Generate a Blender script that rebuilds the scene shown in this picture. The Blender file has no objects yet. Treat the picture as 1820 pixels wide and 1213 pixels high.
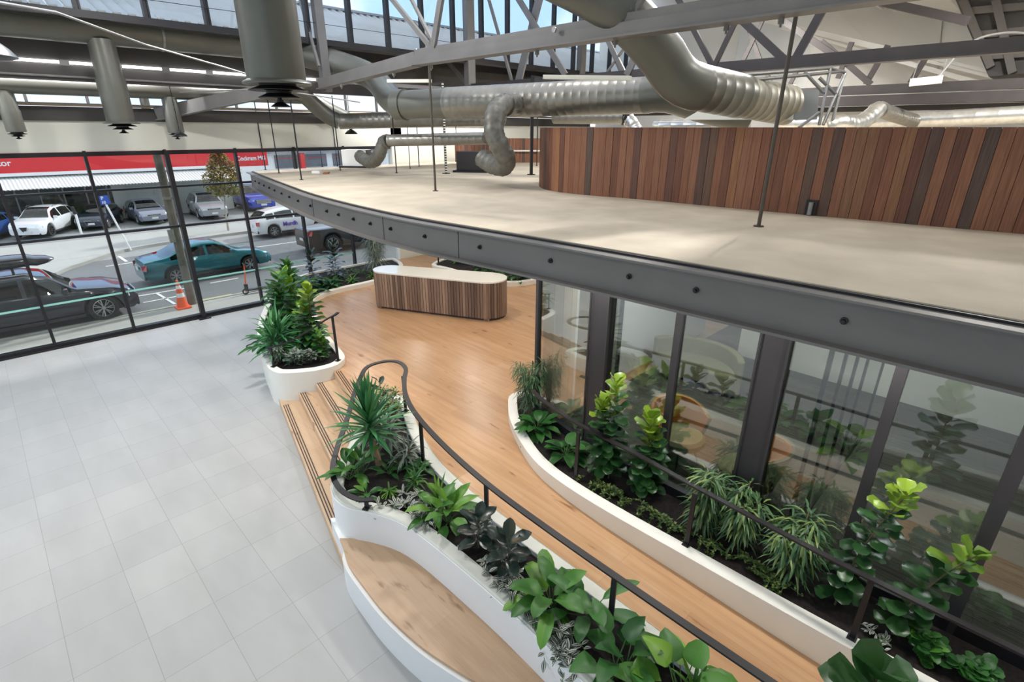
import bpy, bmesh, math, random
from mathutils import Vector, Matrix, Quaternion
random.seed(7)
SC = bpy.context.scene
COL = SC.collection
PI = math.pi
# ---------------------------------------------------------------- camera
IMG_W, IMG_H = 1820, 1213
F_PX, YAW, PITCH, ROLL, CAM_Z = 927.65, .781395, .383936, .0031, 4.719
fw = Vector((math.sin(YAW)*math.cos(PITCH), math.cos(YAW)*math.cos(PITCH), -math.sin(PITCH)))
rt = fw.cross(Vector((0, 0, 1))).normalized(); up = rt.cross(fw)
c_, s_ = math.cos(ROLL), math.sin(ROLL)
rt, up = rt*c_+up*s_, up*c_-rt*s_
CAM = Vector((0, 0, CAM_Z))
cam = bpy.data.cameras.new('camera'); cam_o = bpy.data.objects.new('camera', cam); COL.objects.link(cam_o)
cam_o.matrix_world = Matrix(((rt.x, up.x, -fw.x, 0), (rt.y, up.y, -fw.y, 0), (rt.z, up.z, -fw.z, CAM_Z), (0, 0, 0, 1)))
cam.sensor_width = 36; cam.lens = F_PX*36/IMG_W; cam.clip_start = .05; cam.clip_end = 400
SC.camera = cam_o
# survey helpers: a photo pixel met with a known plane of the place gives a point of the place
def ray(x, y): return rt*((x-IMG_W/2)/F_PX)+up*((IMG_H/2-y)/F_PX)+fw
def atz(x, y, z=0): d = ray(x, y); return CAM+d*((z-CAM_Z)/d.z)
def aty(x, y, Y): d = ray(x, y); return CAM+d*(Y/d.y)
def atx(x, y, X): d = ray(x, y); return CAM+d*(X/d.x)
def atd(x, y, d): return CAM+ray(x, y)*d
# ---------------------------------------------------------------- colour management, sky, sun
SC.view_settings.view_transform = 'Standard'; SC.view_settings.look = 'None'
SC.view_settings.exposure = 0.62; SC.view_settings.gamma = 1.0; SC.view_settings.use_curve_mapping = False
w = bpy.data.worlds.new('sky'); SC.world = w; w.use_nodes = True
nt = w.node_tree; nt.nodes.clear()
o = nt.nodes.new('ShaderNodeOutputWorld'); bg = nt.nodes.new('ShaderNodeBackground')
tc = nt.nodes.new('ShaderNodeTexCoord'); sep = nt.nodes.new('ShaderNodeSeparateXYZ')
ramp = nt.nodes.new('ShaderNodeValToRGB'); noi = nt.nodes.new('ShaderNodeTexNoise'); cr = nt.nodes.new('ShaderNodeValToRGB')
mix = nt.nodes.new('ShaderNodeMixRGB')
nt.links.new(tc.outputs['Generated'], sep.inputs[0]); nt.links.new(sep.outputs['Z'], ramp.inputs[0])
ramp.color_ramp.elements[0].position = 0.0; ramp.color_ramp.elements[0].color = (.75, .82, .90, 1)
ramp.color_ramp.elements[1].position = .75; ramp.color_ramp.elements[1].color = (.80, .84, .90, 1)
e = ramp.color_ramp.elements.new(.12); e.color = (.38, .56, .86, 1)
e = ramp.color_ramp.elements.new(.33); e.color = (.36, .54, .86, 1)
noi.inputs['Scale'].default_value = 2.6; noi.inputs['Detail'].default_value = 6
nt.links.new(tc.outputs['Generated'], noi.inputs['Vector']); nt.links.new(noi.outputs['Fac'], cr.inputs[0])
cr.color_ramp.elements[0].position = .5; cr.color_ramp.elements[0].color = (0, 0, 0, 1)
cr.color_ramp.elements[1].position = .68; cr.color_ramp.elements[1].color = (1, 1, 1, 1)
nt.links.new(cr.outputs[0], mix.inputs['Fac']); nt.links.new(ramp.outputs[0], mix.inputs[1]); mix.inputs[2].default_value = (.95, .96, 1, 1)
nt.links.new(mix.outputs[0], bg.inputs['Color']); bg.inputs['Strength'].default_value = 1.15
nt.links.new(bg.outputs[0], o.inputs[0])
sun = bpy.data.lights.new('sun', 'SUN'); sun.energy = 2.2; sun.angle = math.radians(4); sun.color = (1, .96, .9)
sun_o = bpy.data.objects.new('sun', sun); COL.objects.link(sun_o); sun_o.location = (30, 10, 40)
sun_o.rotation_euler = Vector((-.95, -.13, -.62)).to_track_quat('-Z', 'Y').to_euler()
SC.cycles.max_bounces = 8; SC.cycles.diffuse_bounces = 4; SC.cycles.glossy_bounces = 4
SC.cycles.transmission_bounces = 6; SC.cycles.transparent_max_bounces = 24; SC.cycles.caustics_reflective = False
SC.cycles.sample_clamp_indirect = 6
# ---------------------------------------------------------------- materials
def nodes(name):
    m = bpy.data.materials.new(name); m.use_nodes = True
    return m, m.node_tree, m.node_tree.nodes['Principled BSDF']
def mat(name, col, rough=.6, metal=0, var=.06, scale=3, bump=0, bscale=40, spec=None, emis=None, coat=0):
    m, t, b = nodes(name)
    N = t.nodes.new('ShaderNodeTexNoise'); N.inputs['Scale'].default_value = scale; N.inputs['Detail'].default_value = 4
    T = t.nodes.new('ShaderNodeTexCoord'); t.links.new(T.outputs['Object'], N.inputs['Vector'])
    R = t.nodes.new('ShaderNodeValToRGB'); t.links.new(N.outputs['Fac'], R.inputs[0])
    R.color_ramp.elements[0].position = .3; R.color_ramp.elements[1].position = .7
    R.color_ramp.elements[0].color = tuple(max(0, c*(1-var)) for c in col)+(1,)
    R.color_ramp.elements[1].color = tuple(min(1, c*(1+var)) for c in col)+(1,)
    t.links.new(R.outputs[0], b.inputs['Base Color'])
    b.inputs['Roughness'].default_value = rough; b.inputs['Metallic'].default_value = metal
    if spec is not None: b.inputs['Specular IOR Level'].default_value = spec
    if coat: b.inputs['Coat Weight'].default_value = coat; b.inputs['Coat Roughness'].default_value = .05
    if bump:
        N2 = t.nodes.new('ShaderNodeTexNoise'); N2.inputs['Scale'].default_value = bscale; t.links.new(T.outputs['Object'], N2.inputs['Vector'])
        B = t.nodes.new('ShaderNodeBump'); B.inputs['Strength'].default_value = bump; t.links.new(N2.outputs['Fac'], B.inputs['Height'])
        t.links.new(B.outputs[0], b.inputs['Normal'])
    if emis: b.inputs['Emission Color'].default_value = emis[0]+(1,); b.inputs['Emission Strength'].default_value = emis[1]
    return m
def attr_mat(name, stops, rough=.5, spec=.5, streak=0, tr=0, sc=(60, 60, 3)):
    """colour picked by the per-piece attribute 'v' (each board or leaf has a colour of its own)"""
    m, t, b = nodes(name)
    A = t.nodes.new('ShaderNodeAttribute'); A.attribute_name = 'v'
    R = t.nodes.new('ShaderNodeValToRGB'); t.links.new(A.outputs['Fac'], R.inputs[0])
    el = R.color_ramp.elements
    el[0].position = stops[0][0]; el[0].color = stops[0][1]+(1,)
    el[1].position = stops[-1][0]; el[1].color = stops[-1][1]+(1,)
    for p, c in stops[1:-1]: q = el.new(p); q.color = c+(1,)
    out = R.outputs[0]
    if streak:
        T = t.nodes.new('ShaderNodeTexCoord'); M = t.nodes.new('ShaderNodeMapping'); M.inputs['Scale'].default_value = sc
        N = t.nodes.new('ShaderNodeTexNoise'); N.inputs['Scale'].default_value = 1; N.inputs['Detail'].default_value = 5
        t.links.new(T.outputs['Object'], M.inputs[0]); t.links.new(M.outputs[0], N.inputs['Vector'])
        X = t.nodes.new('ShaderNodeMixRGB'); X.blend_type = 'MULTIPLY'; X.inputs['Fac'].default_value = streak
        R2 = t.nodes.new('ShaderNodeValToRGB'); R2.color_ramp.elements[0].position = .3; R2.color_ramp.elements[1].position = .65
        R2.color_ramp.elements[0].color = (.35, .32, .3, 1)
        t.links.new(N.outputs['Fac'], R2.inputs[0]); t.links.new(out, X.inputs[1]); t.links.new(R2.outputs[0], X.inputs[2]); out = X.outputs[0]
    t.links.new(out, b.inputs['Base Color'])
    b.inputs['Roughness'].default_value = rough; b.inputs['Specular IOR Level'].default_value = spec
    if tr:
        td = t.nodes.new('ShaderNodeBsdfTranslucent'); t.links.new(out, td.inputs['Color'])
        ms = t.nodes.new('ShaderNodeMixShader'); ms.inputs[0].default_value = tr
        t.links.new(b.outputs[0], ms.inputs[1]); t.links.new(td.outputs[0], ms.inputs[2])
        t.links.new(ms.outputs[0], t.nodes['Material Output'].inputs['Surface'])
    return m
def glass(name, tint=(.9, .95, .93), refl=1.0, rough=0.0):
    m = bpy.data.materials.new(name); m.use_nodes = True; t = m.node_tree; t.nodes.clear()
    o = t.nodes.new('ShaderNodeOutputMaterial'); tr = t.nodes.new('ShaderNodeBsdfTransparent'); tr.inputs[0].default_value = tint+(1,)
    g = t.nodes.new('ShaderNodeBsdfGlossy'); g.inputs['Roughness'].default_value = rough
    f = t.nodes.new('ShaderNodeFresnel'); f.inputs['IOR'].default_value = 1.5
    ge = t.nodes.new('ShaderNodeNewGeometry'); io = t.nodes.new('ShaderNodeMath'); io.operation = 'MULTIPLY_ADD'   # same sheet seen from either face
    io.inputs[1].default_value = 1/1.5-1.5; io.inputs[2].default_value = 1.5
    t.links.new(ge.outputs['Backfacing'], io.inputs[0]); t.links.new(io.outputs[0], f.inputs['IOR'])
    mu = t.nodes.new('ShaderNodeMath'); mu.operation = 'MULTIPLY'; mu.inputs[1].default_value = refl; mu.use_clamp = True
    ms = t.nodes.new('ShaderNodeMixShader')
    t.links.new(f.outputs[0], mu.inputs[0]); t.links.new(mu.outputs[0], ms.inputs[0]); t.links.new(tr.outputs[0], ms.inputs[1]); t.links.new(g.outputs[0], ms.inputs[2])
    t.links.new(ms.outputs[0], o.inputs['Surface'])
    return m
def brick_mat(name, c1, c2, grout, bw, bh, mortar, rough, off=(0, 0), rot=0, offset=0.0, noise=(1, 1, 1), nfac=.35, ncol=(.6, .6, .6), spec=.5, bumpg=.0, knots=None):
    m, t, b = nodes(name)
    T = t.nodes.new('ShaderNodeTexCoord'); M = t.nodes.new('ShaderNodeMapping')
    M.vector_type = 'TEXTURE'
    M.inputs['Location'].default_value = (off[0], off[1], 0); M.inputs['Rotation'].default_value = (0, 0, rot)
    t.links.new(T.outputs['Object'], M.inputs[0])
    B = t.nodes.new('ShaderNodeTexBrick'); t.links.new(M.outputs[0], B.inputs['Vector'])
    B.offset = offset; B.inputs['Scale'].default_value = 1; B.inputs['Brick Width'].default_value = bw; B.inputs['Row Height'].default_value = bh
    B.inputs['Mortar Size'].default_value = mortar; B.inputs['Mortar Smooth'].default_value = .1; B.inputs['Bias'].default_value = 0
    B.inputs['Color1'].default_value = c1+(1,); B.inputs['Color2'].default_value = c2+(1,); B.inputs['Mortar'].default_value = grout+(1,)
    M2 = t.nodes.new('ShaderNodeMapping'); M2.inputs['Scale'].default_value = noise; t.links.new(M.outputs[0], M2.inputs[0])
    N = t.nodes.new('ShaderNodeTexNoise'); N.inputs['Scale'].default_value = 1; N.inputs['Detail'].default_value = 6; t.links.new(M2.outputs[0], N.inputs['Vector'])
    R = t.nodes.new('ShaderNodeValToRGB'); R.color_ramp.elements[0].position = .35; R.color_ramp.elements[1].position = .62
    R.color_ramp.elements[0].color = ncol+(1,); t.links.new(N.outputs['Fac'], R.inputs[0])
    X = t.nodes.new('ShaderNodeMixRGB'); X.blend_type = 'MULTIPLY'; X.inputs['Fac'].default_value = nfac
    t.links.new(B.outputs['Color'], X.inputs[1]); t.links.new(R.outputs[0], X.inputs[2]); out = X.outputs[0]
    if knots:
        V = t.nodes.new('ShaderNodeTexNoise'); M3 = t.nodes.new('ShaderNodeMapping'); M3.inputs['Scale'].default_value = knots[0]
        t.links.new(M.outputs[0], M3.inputs[0]); t.links.new(M3.outputs[0], V.inputs['Vector']); V.inputs['Scale'].default_value = 1; V.inputs['Detail'].default_value = 3
        R3 = t.nodes.new('ShaderNodeValToRGB'); R3.color_ramp.elements[0].position = .66; R3.color_ramp.elements[0].color = (1, 1, 1, 1)
        R3.color_ramp.elements[1].position = .78; R3.color_ramp.elements[1].color = knots[1]+(1,)
        t.links.new(V.outputs['Fac'], R3.inputs[0])
        X2 = t.nodes.new('ShaderNodeMixRGB'); X2.blend_type = 'MULTIPLY'; X2.inputs['Fac'].default_value = 1
        t.links.new(out, X2.inputs[1]); t.links.new(R3.outputs[0], X2.inputs[2]); out = X2.outputs[0]
    t.links.new(out, b.inputs['Base Color']); b.inputs['Roughness'].default_value = rough; b.inputs['Specular IOR Level'].default_value = spec
    return m
M = {}
M['tile'] = brick_mat('grey_floor_tile', (.47, .47, .46), (.435, .435, .43), (.31, .31, .30), .6, .6, .0028, .42, off=(1.2507, 5.793), noise=(2.5, .8, 1), nfac=.30, ncol=(.72, .72, .71), spec=.35)
OAK = dict(knots=((2.2, 9, 1), (.45, .33, .26)))
M['oak'] = brick_mat('oak_floor', (.57, .35, .195), (.51, .305, .165), (.42, .26, .145), 2.2, .19, .0022, .30, rot=PI/2, offset=.37, noise=(1.3, 14, 1), nfac=.4, ncol=(.66, .58, .50), spec=.4, **OAK)
M['oak_bench'] = brick_mat('oak_bench', (.56, .385, .25), (.52, .35, .22), (.42, .28, .17), 2.6, .28, .001, .45, rot=PI/2, offset=.37, noise=(1.3, 12, 1), nfac=.4, ncol=(.68, .60, .52), **OAK)
M['oak_step'] = brick_mat('oak_step', (.62, .44, .29), (.57, .39, .25), (.45, .30, .18), 3, .4, .001, .5, rot=PI/2, noise=(1.5, 12, 4), nfac=.35, ncol=(.68, .60, .52), **OAK)
M['ply'] = mat('plywood_deck', (.55, .475, .37), .75, 0, .13, 1.6, .05)
M['white'] = mat('white_plaster', (.88, .88, .87), .55, 0, .015, 1)
M['cream'] = mat('cream_wall', (.80, .79, .70), .7, 0, .02, 1)
M['curb'] = mat('planter_render', (.84, .83, .77), .6, 0, .02, 2)
M['rimcap'] = mat('planter_rim_render', (.66, .67, .61), .6, 0, .03, 2)
M['soil'] = mat('potting_soil', (.014, .010, .009), .95, 0, .5, 30, .6, 60)
M['steel'] = mat('dark_grey_steel', (.042, .038, .041), .45, .2, .10, 2)
M['fascia'] = mat('grey_painted_steel', (.175, .165, .158), .5, .2, .08, 1.5)
M['black'] = mat('black_metal', (.016, .015, .018), .45, .2, .1, 4)
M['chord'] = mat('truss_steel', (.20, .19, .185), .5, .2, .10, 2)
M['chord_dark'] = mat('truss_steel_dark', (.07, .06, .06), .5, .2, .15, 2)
M['duct'] = mat('olive_grey_duct', (.16, .16, .14), .38, .45, .08, 2)
M['galv'] = mat('galvanised_duct', (.27, .26, .235), .34, .65, .12, 3)
M['silver'] = mat('silver_foil', (.62, .62, .60), .28, .85, .10, 12, .5, 25)
M['flex'] = mat('grey_flexible_duct', (.17, .165, .145), .5, .4, .2, 14, .9, 30)
M['galvpipe'] = mat('galvanised_pipe', (.30, .30, .295), .4, .5, .1, 10)
M['gal_wall'] = mat('white_gable_lining', (.82, .82, .80), .7, 0, .02, .6)
M['roofdark'] = mat('dark_roof_lining', (.075, .07, .068), .7, 0, .15, 2)
M['glass'] = glass('window_glass', (.93, .96, .95), .8)
M['oglass'] = glass('office_glass', (.82, .86, .84), 4.6)
M['whitetop'] = mat('white_counter_top', (.84, .83, .76), .12, 0, .01, 1, coat=.5)
BO = [(0, (.24, .10, .06)), (.25, (.32, .15, .09)), (.5, (.27, .12, .07)), (.7, (.18, .08, .055)), (.85, (.125, .085, .07)), (1, (.36, .17, .085))]
M['cedar'] = attr_mat('cedar_boards', BO, .6, .3, .5)
M['slat'] = attr_mat('walnut_slats', [(0, (.20, .13, .10)), (.3, (.34, .24, .18)), (.6, (.15, .10, .08)), (.8, (.26, .165, .12)), (1, (.42, .30, .22))], .55, .3, .45)
def leaf_m(name, stops, rough=.38, tr=.12): return attr_mat(name, stops, rough, .45, 0, tr)
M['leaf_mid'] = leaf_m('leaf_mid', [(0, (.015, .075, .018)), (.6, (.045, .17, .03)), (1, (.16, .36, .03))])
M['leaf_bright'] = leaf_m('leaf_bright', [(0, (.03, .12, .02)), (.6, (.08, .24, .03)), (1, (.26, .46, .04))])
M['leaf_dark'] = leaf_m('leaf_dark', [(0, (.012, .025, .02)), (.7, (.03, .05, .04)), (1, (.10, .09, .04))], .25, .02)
M['leaf_yucca'] = leaf_m('leaf_yucca', [(0, (.02, .11, .045)), (.6, (.055, .23, .075)), (1, (.16, .38, .14))], .4, .06)
M['leaf_alii'] = leaf_m('leaf_alii', [(0, (.03, .085, .04)), (.6, (.075, .16, .06)), (1, (.28, .36, .09))], .4, .1)
M['leaf_fiddle'] = leaf_m('leaf_fiddle', [(0, (.015, .05, .02)), (.55, (.04, .125, .03)), (1, (.28, .42, .03))], .3, .06)
M['leaf_silver'] = leaf_m('leaf_silver', [(0, (.09, .13, .10)), (.6, (.22, .27, .22)), (1, (.36, .40, .34))], .4, .06)
M['leaf_stripe'] = leaf_m('leaf_stripe', [(0, (.025, .035, .022)), (.48, (.07, .085, .06)), (.52, (.42, .45, .40)), (1, (.55, .57, .51))], .4, .03)
M['leaf_small'] = leaf_m('leaf_small', [(0, (.02, .05, .015)), (.6, (.07, .13, .03)), (1, (.30, .36, .10))], .5, .08)
M['leaf_autumn'] = leaf_m('leaf_autumn', [(0, (.12, .16, .03)), (.5, (.26, .24, .05)), (.8, (.42, .20, .05)), (1, (.50, .16, .06))], .6, .1)
M['stem'] = mat('plant_stem', (.16, .12, .07), .8, 0, .2, 20)
M['stem_green'] = mat('green_stem', (.08, .17, .05), .6, 0, .2, 20)
M['trunk'] = mat('yucca_trunk', (.42, .26, .16), .9, 0, .2, 20, .4, 60)
# ---------------------------------------------------------------- mesh builder
class MB:
    def __init__(s): s.v = []; s.f = []; s.a = []; s.cur = .5
    def add(s, vs, fs, a=None):
        n = len(s.v); s.v += [tuple(v) for v in vs]; s.f += [tuple(i+n for i in f) for f in fs]
        a = s.cur if a is None else a
        s.a += (a if isinstance(a, list) else [a]*len(fs)); return s
    def box(s, c, d, rz=0, a=None, ax=None):
        x, y, z = d[0]/2, d[1]/2, d[2]/2; vs = [Vector((sx*x, sy*y, sz*z)) for sx in (-1, 1) for sy in (-1, 1) for sz in (-1, 1)]
        R = Matrix.Rotation(rz, 3, 'Z') if ax is None else ax
        return s.add([R@v+Vector(c) for v in vs], [(0, 1, 3, 2), (4, 6, 7, 5), (0, 4, 5, 1), (2, 3, 7, 6), (0, 2, 6, 4), (1, 5, 7, 3)], a)
    def bar(s, p, q, wd, h, a=None, upv=None):
        p, q = Vector(p), Vector(q); d = (q-p); L = d.length; d.normalize()
        u = Vector(upv) if upv else Vector((0, 0, 1))
        if abs(d.dot(u)) > .99: u = Vector((0, 1, 0))
        x = d.cross(u).normalized(); y = x.cross(d)
        R = Matrix((x, d, y)).transposed()
        return s.box((p+q)/2, (wd, L, h), a=a, ax=R)
    def tube(s, path, r, n=12, cap=True, a=None, rfun=None):
        path = [Vector(p) for p in path]; N = len(path); rings = []; u = None
        for i, p in enumerate(path):
            d = (path[min(i+1, N-1)]-path[max(i-1, 0)])
            if d.length < 1e-9: d = Vector((0, 0, 1))
            d.normalize()
            if u is None:
                u = Vector((0, 0, 1)) if abs(d.z) < .9 else Vector((1, 0, 0))
            x = d.cross(u)
            if x.length < 1e-6: x = d.cross(Vector((.3, .9, .1)))
            x.normalize(); u = x.cross(d).normalized()
            rr = (rfun(i/(N-1)) if rfun else (r[i] if isinstance(r, (list, tuple)) else r))
            rings.append([p+(x*math.cos(t)+u*math.sin(t))*rr for t in [2*PI*k/n for k in range(n)]])
        vs = [v for rg in rings for v in rg]; fs = []
        for i in range(N-1):
            for k in range(n): fs.append((i*n+k, i*n+(k+1) % n, (i+1)*n+(k+1) % n, (i+1)*n+k))
        if cap: fs.append(tuple(range(n-1, -1, -1))); fs.append(tuple((N-1)*n+k for k in range(n)))
        return s.add(vs, fs, a)
    def lathe(s, prof, c=(0, 0, 0), n=24, a=None, R=None):
        vs = []; fs = []; c = Vector(c)
        for r, z in prof:
            for k in range(n):
                v = Vector((r*math.cos(2*PI*k/n), r*math.sin(2*PI*k/n), z)); vs.append((R@v if R else v)+c)
        for i in range(len(prof)-1):
            for k in range(n): fs.append((i*n+k, i*n+(k+1) % n, (i+1)*n+(k+1) % n, (i+1)*n+k))
        return s.add(vs, fs, a)
    def prism(s, poly, z0, z1, a=None, sides=True):
        n = len(poly); g0 = (lambda p: z0(p) if callable(z0) else z0); g1 = (lambda p: z1(p) if callable(z1) else z1)
        vs = [(p[0], p[1], g0(p)) for p in poly]+[(p[0], p[1], g1(p)) for p in poly]
        fs = [tuple(range(n-1, -1, -1)), tuple(range(n, 2*n))]+([(i, (i+1) % n, n+(i+1) % n, n+i) for i in range(n)] if sides else [])
        return s.add(vs, fs, a)
    def ring(s, outer, inner, z0, z1, zi=None, bev=.0):
        """upstand between two equal-length outlines: outer face, top, inner face down to zi"""
        n = len(outer); zi = z0 if zi is None else zi
        f1 = z1 if callable(z1) else (lambda p: z1)
        mid = [((o[0]*.85+i[0]*.15), (o[1]*.85+i[1]*.15)) for o, i in zip(outer, inner)]
        rows = [[(p[0], p[1], z0) for p in outer], [(p[0], p[1], f1(p)-.015) for p in outer], [(p[0], p[1], f1(p)) for p in mid], [(p[0], p[1], f1(p)) for p in inner], [(p[0], p[1], zi) for p in inner]]
        vs = [v for r in rows for v in r]; fs = []
        for k in range(4):
            for i in range(n): j = (i+1) % n; fs.append((k*n+i, k*n+j, (k+1)*n+j, (k+1)*n+i))
        return s.add(vs, fs)
    def quad(s, a, b, c, d, at=None): return s.add([a, b, c, d], [(0, 1, 2, 3)], at)
    def build(s, name, m, parent=None, smooth=False, local=False, bevel=0):
        me = bpy.data.meshes.new(name)
        off = Vector((0, 0, 0)) if (local or parent is None) else ORG.get(parent.name, Vector((0, 0, 0)))
        me.from_pydata([Vector(v)-off for v in s.v], [], s.f); me.materials.append(m)
        at = me.attributes.new('v', 'FLOAT', 'FACE')
        if len(s.a) == len(me.polygons): at.data.foreach_set('value', s.a)
        if smooth:
            me.polygons.foreach_set('use_smooth', [True]*len(me.polygons))
        me.update(); ob = bpy.data.objects.new(name, me); COL.objects.link(ob)
        if parent is not None:
            ob.parent = parent; ORG[ob.name] = off
        else: ORG[ob.name] = Vector((0, 0, 0))
        if bevel:
            md = ob.modifiers.new('bevel', 'BEVEL'); md.width = bevel; md.segments = 2; md.limit_method = 'ANGLE'
        return ob
ORG = {}
def smooth_by(ob, ang=40):
    me = ob.data; bm = bmesh.new(); bm.from_mesh(me)
    for f in bm.faces: f.smooth = True
    for e in bm.edges:
        if len(e.link_faces) == 2 and e.calc_face_angle(0) > math.radians(ang): e.smooth = False
    bm.to_mesh(me); bm.free(); return ob
def thing(name, label, cat, loc=(0, 0, 0), group=None, rz=0):
    o = bpy.data.objects.new(name, None); COL.objects.link(o); o.empty_display_size = .1
    o.location = loc; o.rotation_euler = (0, 0, rz); ORG[o.name] = Vector(loc)
    o['label'] = label; o['category'] = cat
    if group: o['group'] = group
    return o
def tag(o, label, cat, group=None):
    o['label'] = label; o['category'] = cat
    if group: o['group'] = group
    return o
def struct(name, mb, m, parent=None, **k):
    o = mb.build(name, m, parent, **k)
    if parent is None: o['kind'] = 'structure'
    return o
def sempty(name, loc=(0, 0, 0)):
    o = bpy.data.objects.new(name, None); COL.objects.link(o); o.location = loc; ORG[o.name] = Vector(loc); o['kind'] = 'structure'; return o
def copy_tree(o, parent=None):
    c = o.copy(); COL.objects.link(c)
    if parent is not None: c.parent = parent
    ORG[c.name] = ORG.get(o.name, Vector((0, 0, 0)))
    for ch in list(o.children): copy_tree(ch, c)
    return c
def spline(pts, n=60, closed=False):
    """Catmull-Rom through pts, n points evenly spaced"""
    P = [Vector((p[0], p[1], p[2] if len(p) > 2 else 0)) for p in pts]; out = []; N = len(P); segs = N if closed else N-1
    for i in range(segs):
        g = (lambda k: P[k % N]) if closed else (lambda k: P[min(max(k, 0), N-1)])
        a, b, c, d = g(i-1), g(i), g(i+1), g(i+2)
        for k in range(12):
            t = k/12; out.append(.5*((2*b)+(c-a)*t+(2*a-5*b+4*c-d)*t*t+(3*b-a-3*c+d)*t**3))
    out.append(P[0] if closed else P[-1])
    L = [0]
    for i in range(1, len(out)): L.append(L[-1]+(out[i]-out[i-1]).length)
    res = []; j = 0; m = n if closed else n-1
    for k in range(n):
        t = L[-1]*k/m
        while j < len(L)-2 and L[j+1] < t: j += 1
        s = (t-L[j])/max(1e-9, L[j+1]-L[j]); res.append(out[j].lerp(out[j+1], min(1, max(0, s))))
    return res
def inset(poly, d):
    """offset a closed outline to its left side by d (inwards when counter-clockwise)"""
    n = len(poly); out = []
    area = sum(poly[i][0]*poly[(i+1) % n][1]-poly[(i+1) % n][0]*poly[i][1] for i in range(n)); sg = 1 if area > 0 else -1
    for i in range(n):
        a, b = Vector(poly[i-1][:2]), Vector(poly[(i+1) % n][:2]); t = (b-a).normalized(); nn = Vector((-t.y, t.x))*sg
        out.append((poly[i][0]+nn.x*d, poly[i][1]+nn.y*d))
    return out
def offline(pts, d):
    out = []; n = len(pts)
    for i in range(n):
        a, b = pts[max(i-1, 0)], pts[min(i+1, n-1)]; t = Vector((b[0]-a[0], b[1]-a[1])).normalized()
        out.append((pts[i][0]-t.y*d, pts[i][1]+t.x*d))
    return out
# ================================================================ the room shell
WY = 15.4            # street window wall
floor = struct('floor', MB().box((4, 4.6, -.06), (24, 21.75, .12)), M['tile'])
# window wall: bays between mullions, each a window with frame, glass
MX = [-5.85, -4.3, -2.75, -1.2, .35, 1.9, 3.45, 5.05, 6.6, 8.1, 9.75]
ZT = [(0, .06), (2.45, .055), (3.41, .045), (4.2, .09)]
sill = struct('trim_1', MB().box((1.95, WY, .05), (15.7, .16, .10)).box((1.95, WY-.02, .02), (15.7, .26, .04)), M['black'])
for i in range(len(MX)-1):
    x0, x1 = MX[i], MX[i+1]; xc = (x0+x1)/2
    w0 = sempty('window_%d' % (i+1), (xc, WY, 0))
    f = MB(); f.box((x0, WY, 2.15), (.06, .13, 4.24))
    for z, h in ZT: f.box((xc, WY, z+h/2 if z == 0 else z), (x1-x0-.06, .11, h))
    f.build('frame', M['black'], w0)
    g = MB().box((xc, WY+.01, 2.15), (x1-x0-.06, .012, 4.1)); g.build('pane', M['glass'], w0)
# teal line along the glass
M['teal'] = mat('teal_strip', (.30, .62, .55), .5)
for i in range(len(MX)-1):
    x0, x1 = MX[i]+.03, MX[i+1]-.03
    if x1 > 8.2 or x0 < -3: continue
# heavier steel column at the third mullion with a base plate
t = thing('steel_column', 'black steel column with base plate in the street window wall behind the traffic cone', 'column', (3.45, 15.3, 0))
MB().box((3.45, 15.27, 2.12), (.10, .14, 4.24)).build('shaft', M['black'], t)
MB().box((3.45, 15.25, .015), (.28, .26, .03)).build('base_plate', M['black'], t)
# wall above the windows: white band, dark beam
struct('wall_front', MB().box((2.2, WY+.1, 4.565), (16, .25, .63)).box((15.9, WY+.1, 2.45), (12.2, .25, 4.86)), M['cream'])
bm_ = MB().box((7, WY+.05, 5.02), (26, .3, .28)); struct('trim_2', bm_, M['roofdark'])
struct('trim_3', MB().box((7, WY-.12, 5.185), (26, .08, .035)), mat('pine_batten', (.55, .40, .24), .7))
# street clerestory strip
for i, x0 in enumerate([-6+1.03*k for k in range(25)]):
    w0 = sempty('window_%d' % (20+i), (x0+.51, WY+.1, 5.2))
    MB().box((x0, WY+.1, 5.5), (.05, .07, .6)).box((x0+.51, WY+.1, 5.22), (.98, .07, .04)).build('frame', M['roofdark'], w0)
    MB().box((x0+.515, WY+.1, 5.5), (.98, .01, .54)).build('pane', M['glass'], w0)
# outer bay: boxed beams over the strip
struct('trim_4', MB().box((7, 14.32, 5.73), (26, .12, .27)).box((7, 14.3, 6.22), (26, .14, .5)).box((7, 15.5, 6.5), (26, .16, 1.4)), M['roofdark'])
# side, back walls of the hall
struct('wall_left', MB().box((-6.1, 4.6, .3), (.2, 21.8, .6)).box((-6.1, 4.6, 7.6), (.2, 21.8, 2.8)), M['cream'])
for i in range(7):  # unseen glazing, added to let sky light in from the left
    y0 = -6+3.05*i; w0 = sempty('window_%d' % (90+i), (-6.1, y0+1.5, .6))
    MB().box((-6.1, y0, 3.4), (.14, .08, 5.6)).box((-6.1, y0+1.52, 2.6), (.1, 3.0, .06)).build('frame', M['black'], w0)
    MB().box((-6.1, y0+1.52, 3.4), (.012, 3.0, 5.6)).build('pane', M['glass'], w0)
struct('wall_back', MB().box((7, -6.1, 4.5), (26.4, .2, 9)), M['cream'])
struct('wall_right', MB().box((20.6, 4.6, 5.2), (.2, 21.6, 10.4)), M['gal_wall'])
# ---------------------------------------------------------------- roof
CY, CZ = 12.9, 6.55
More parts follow.
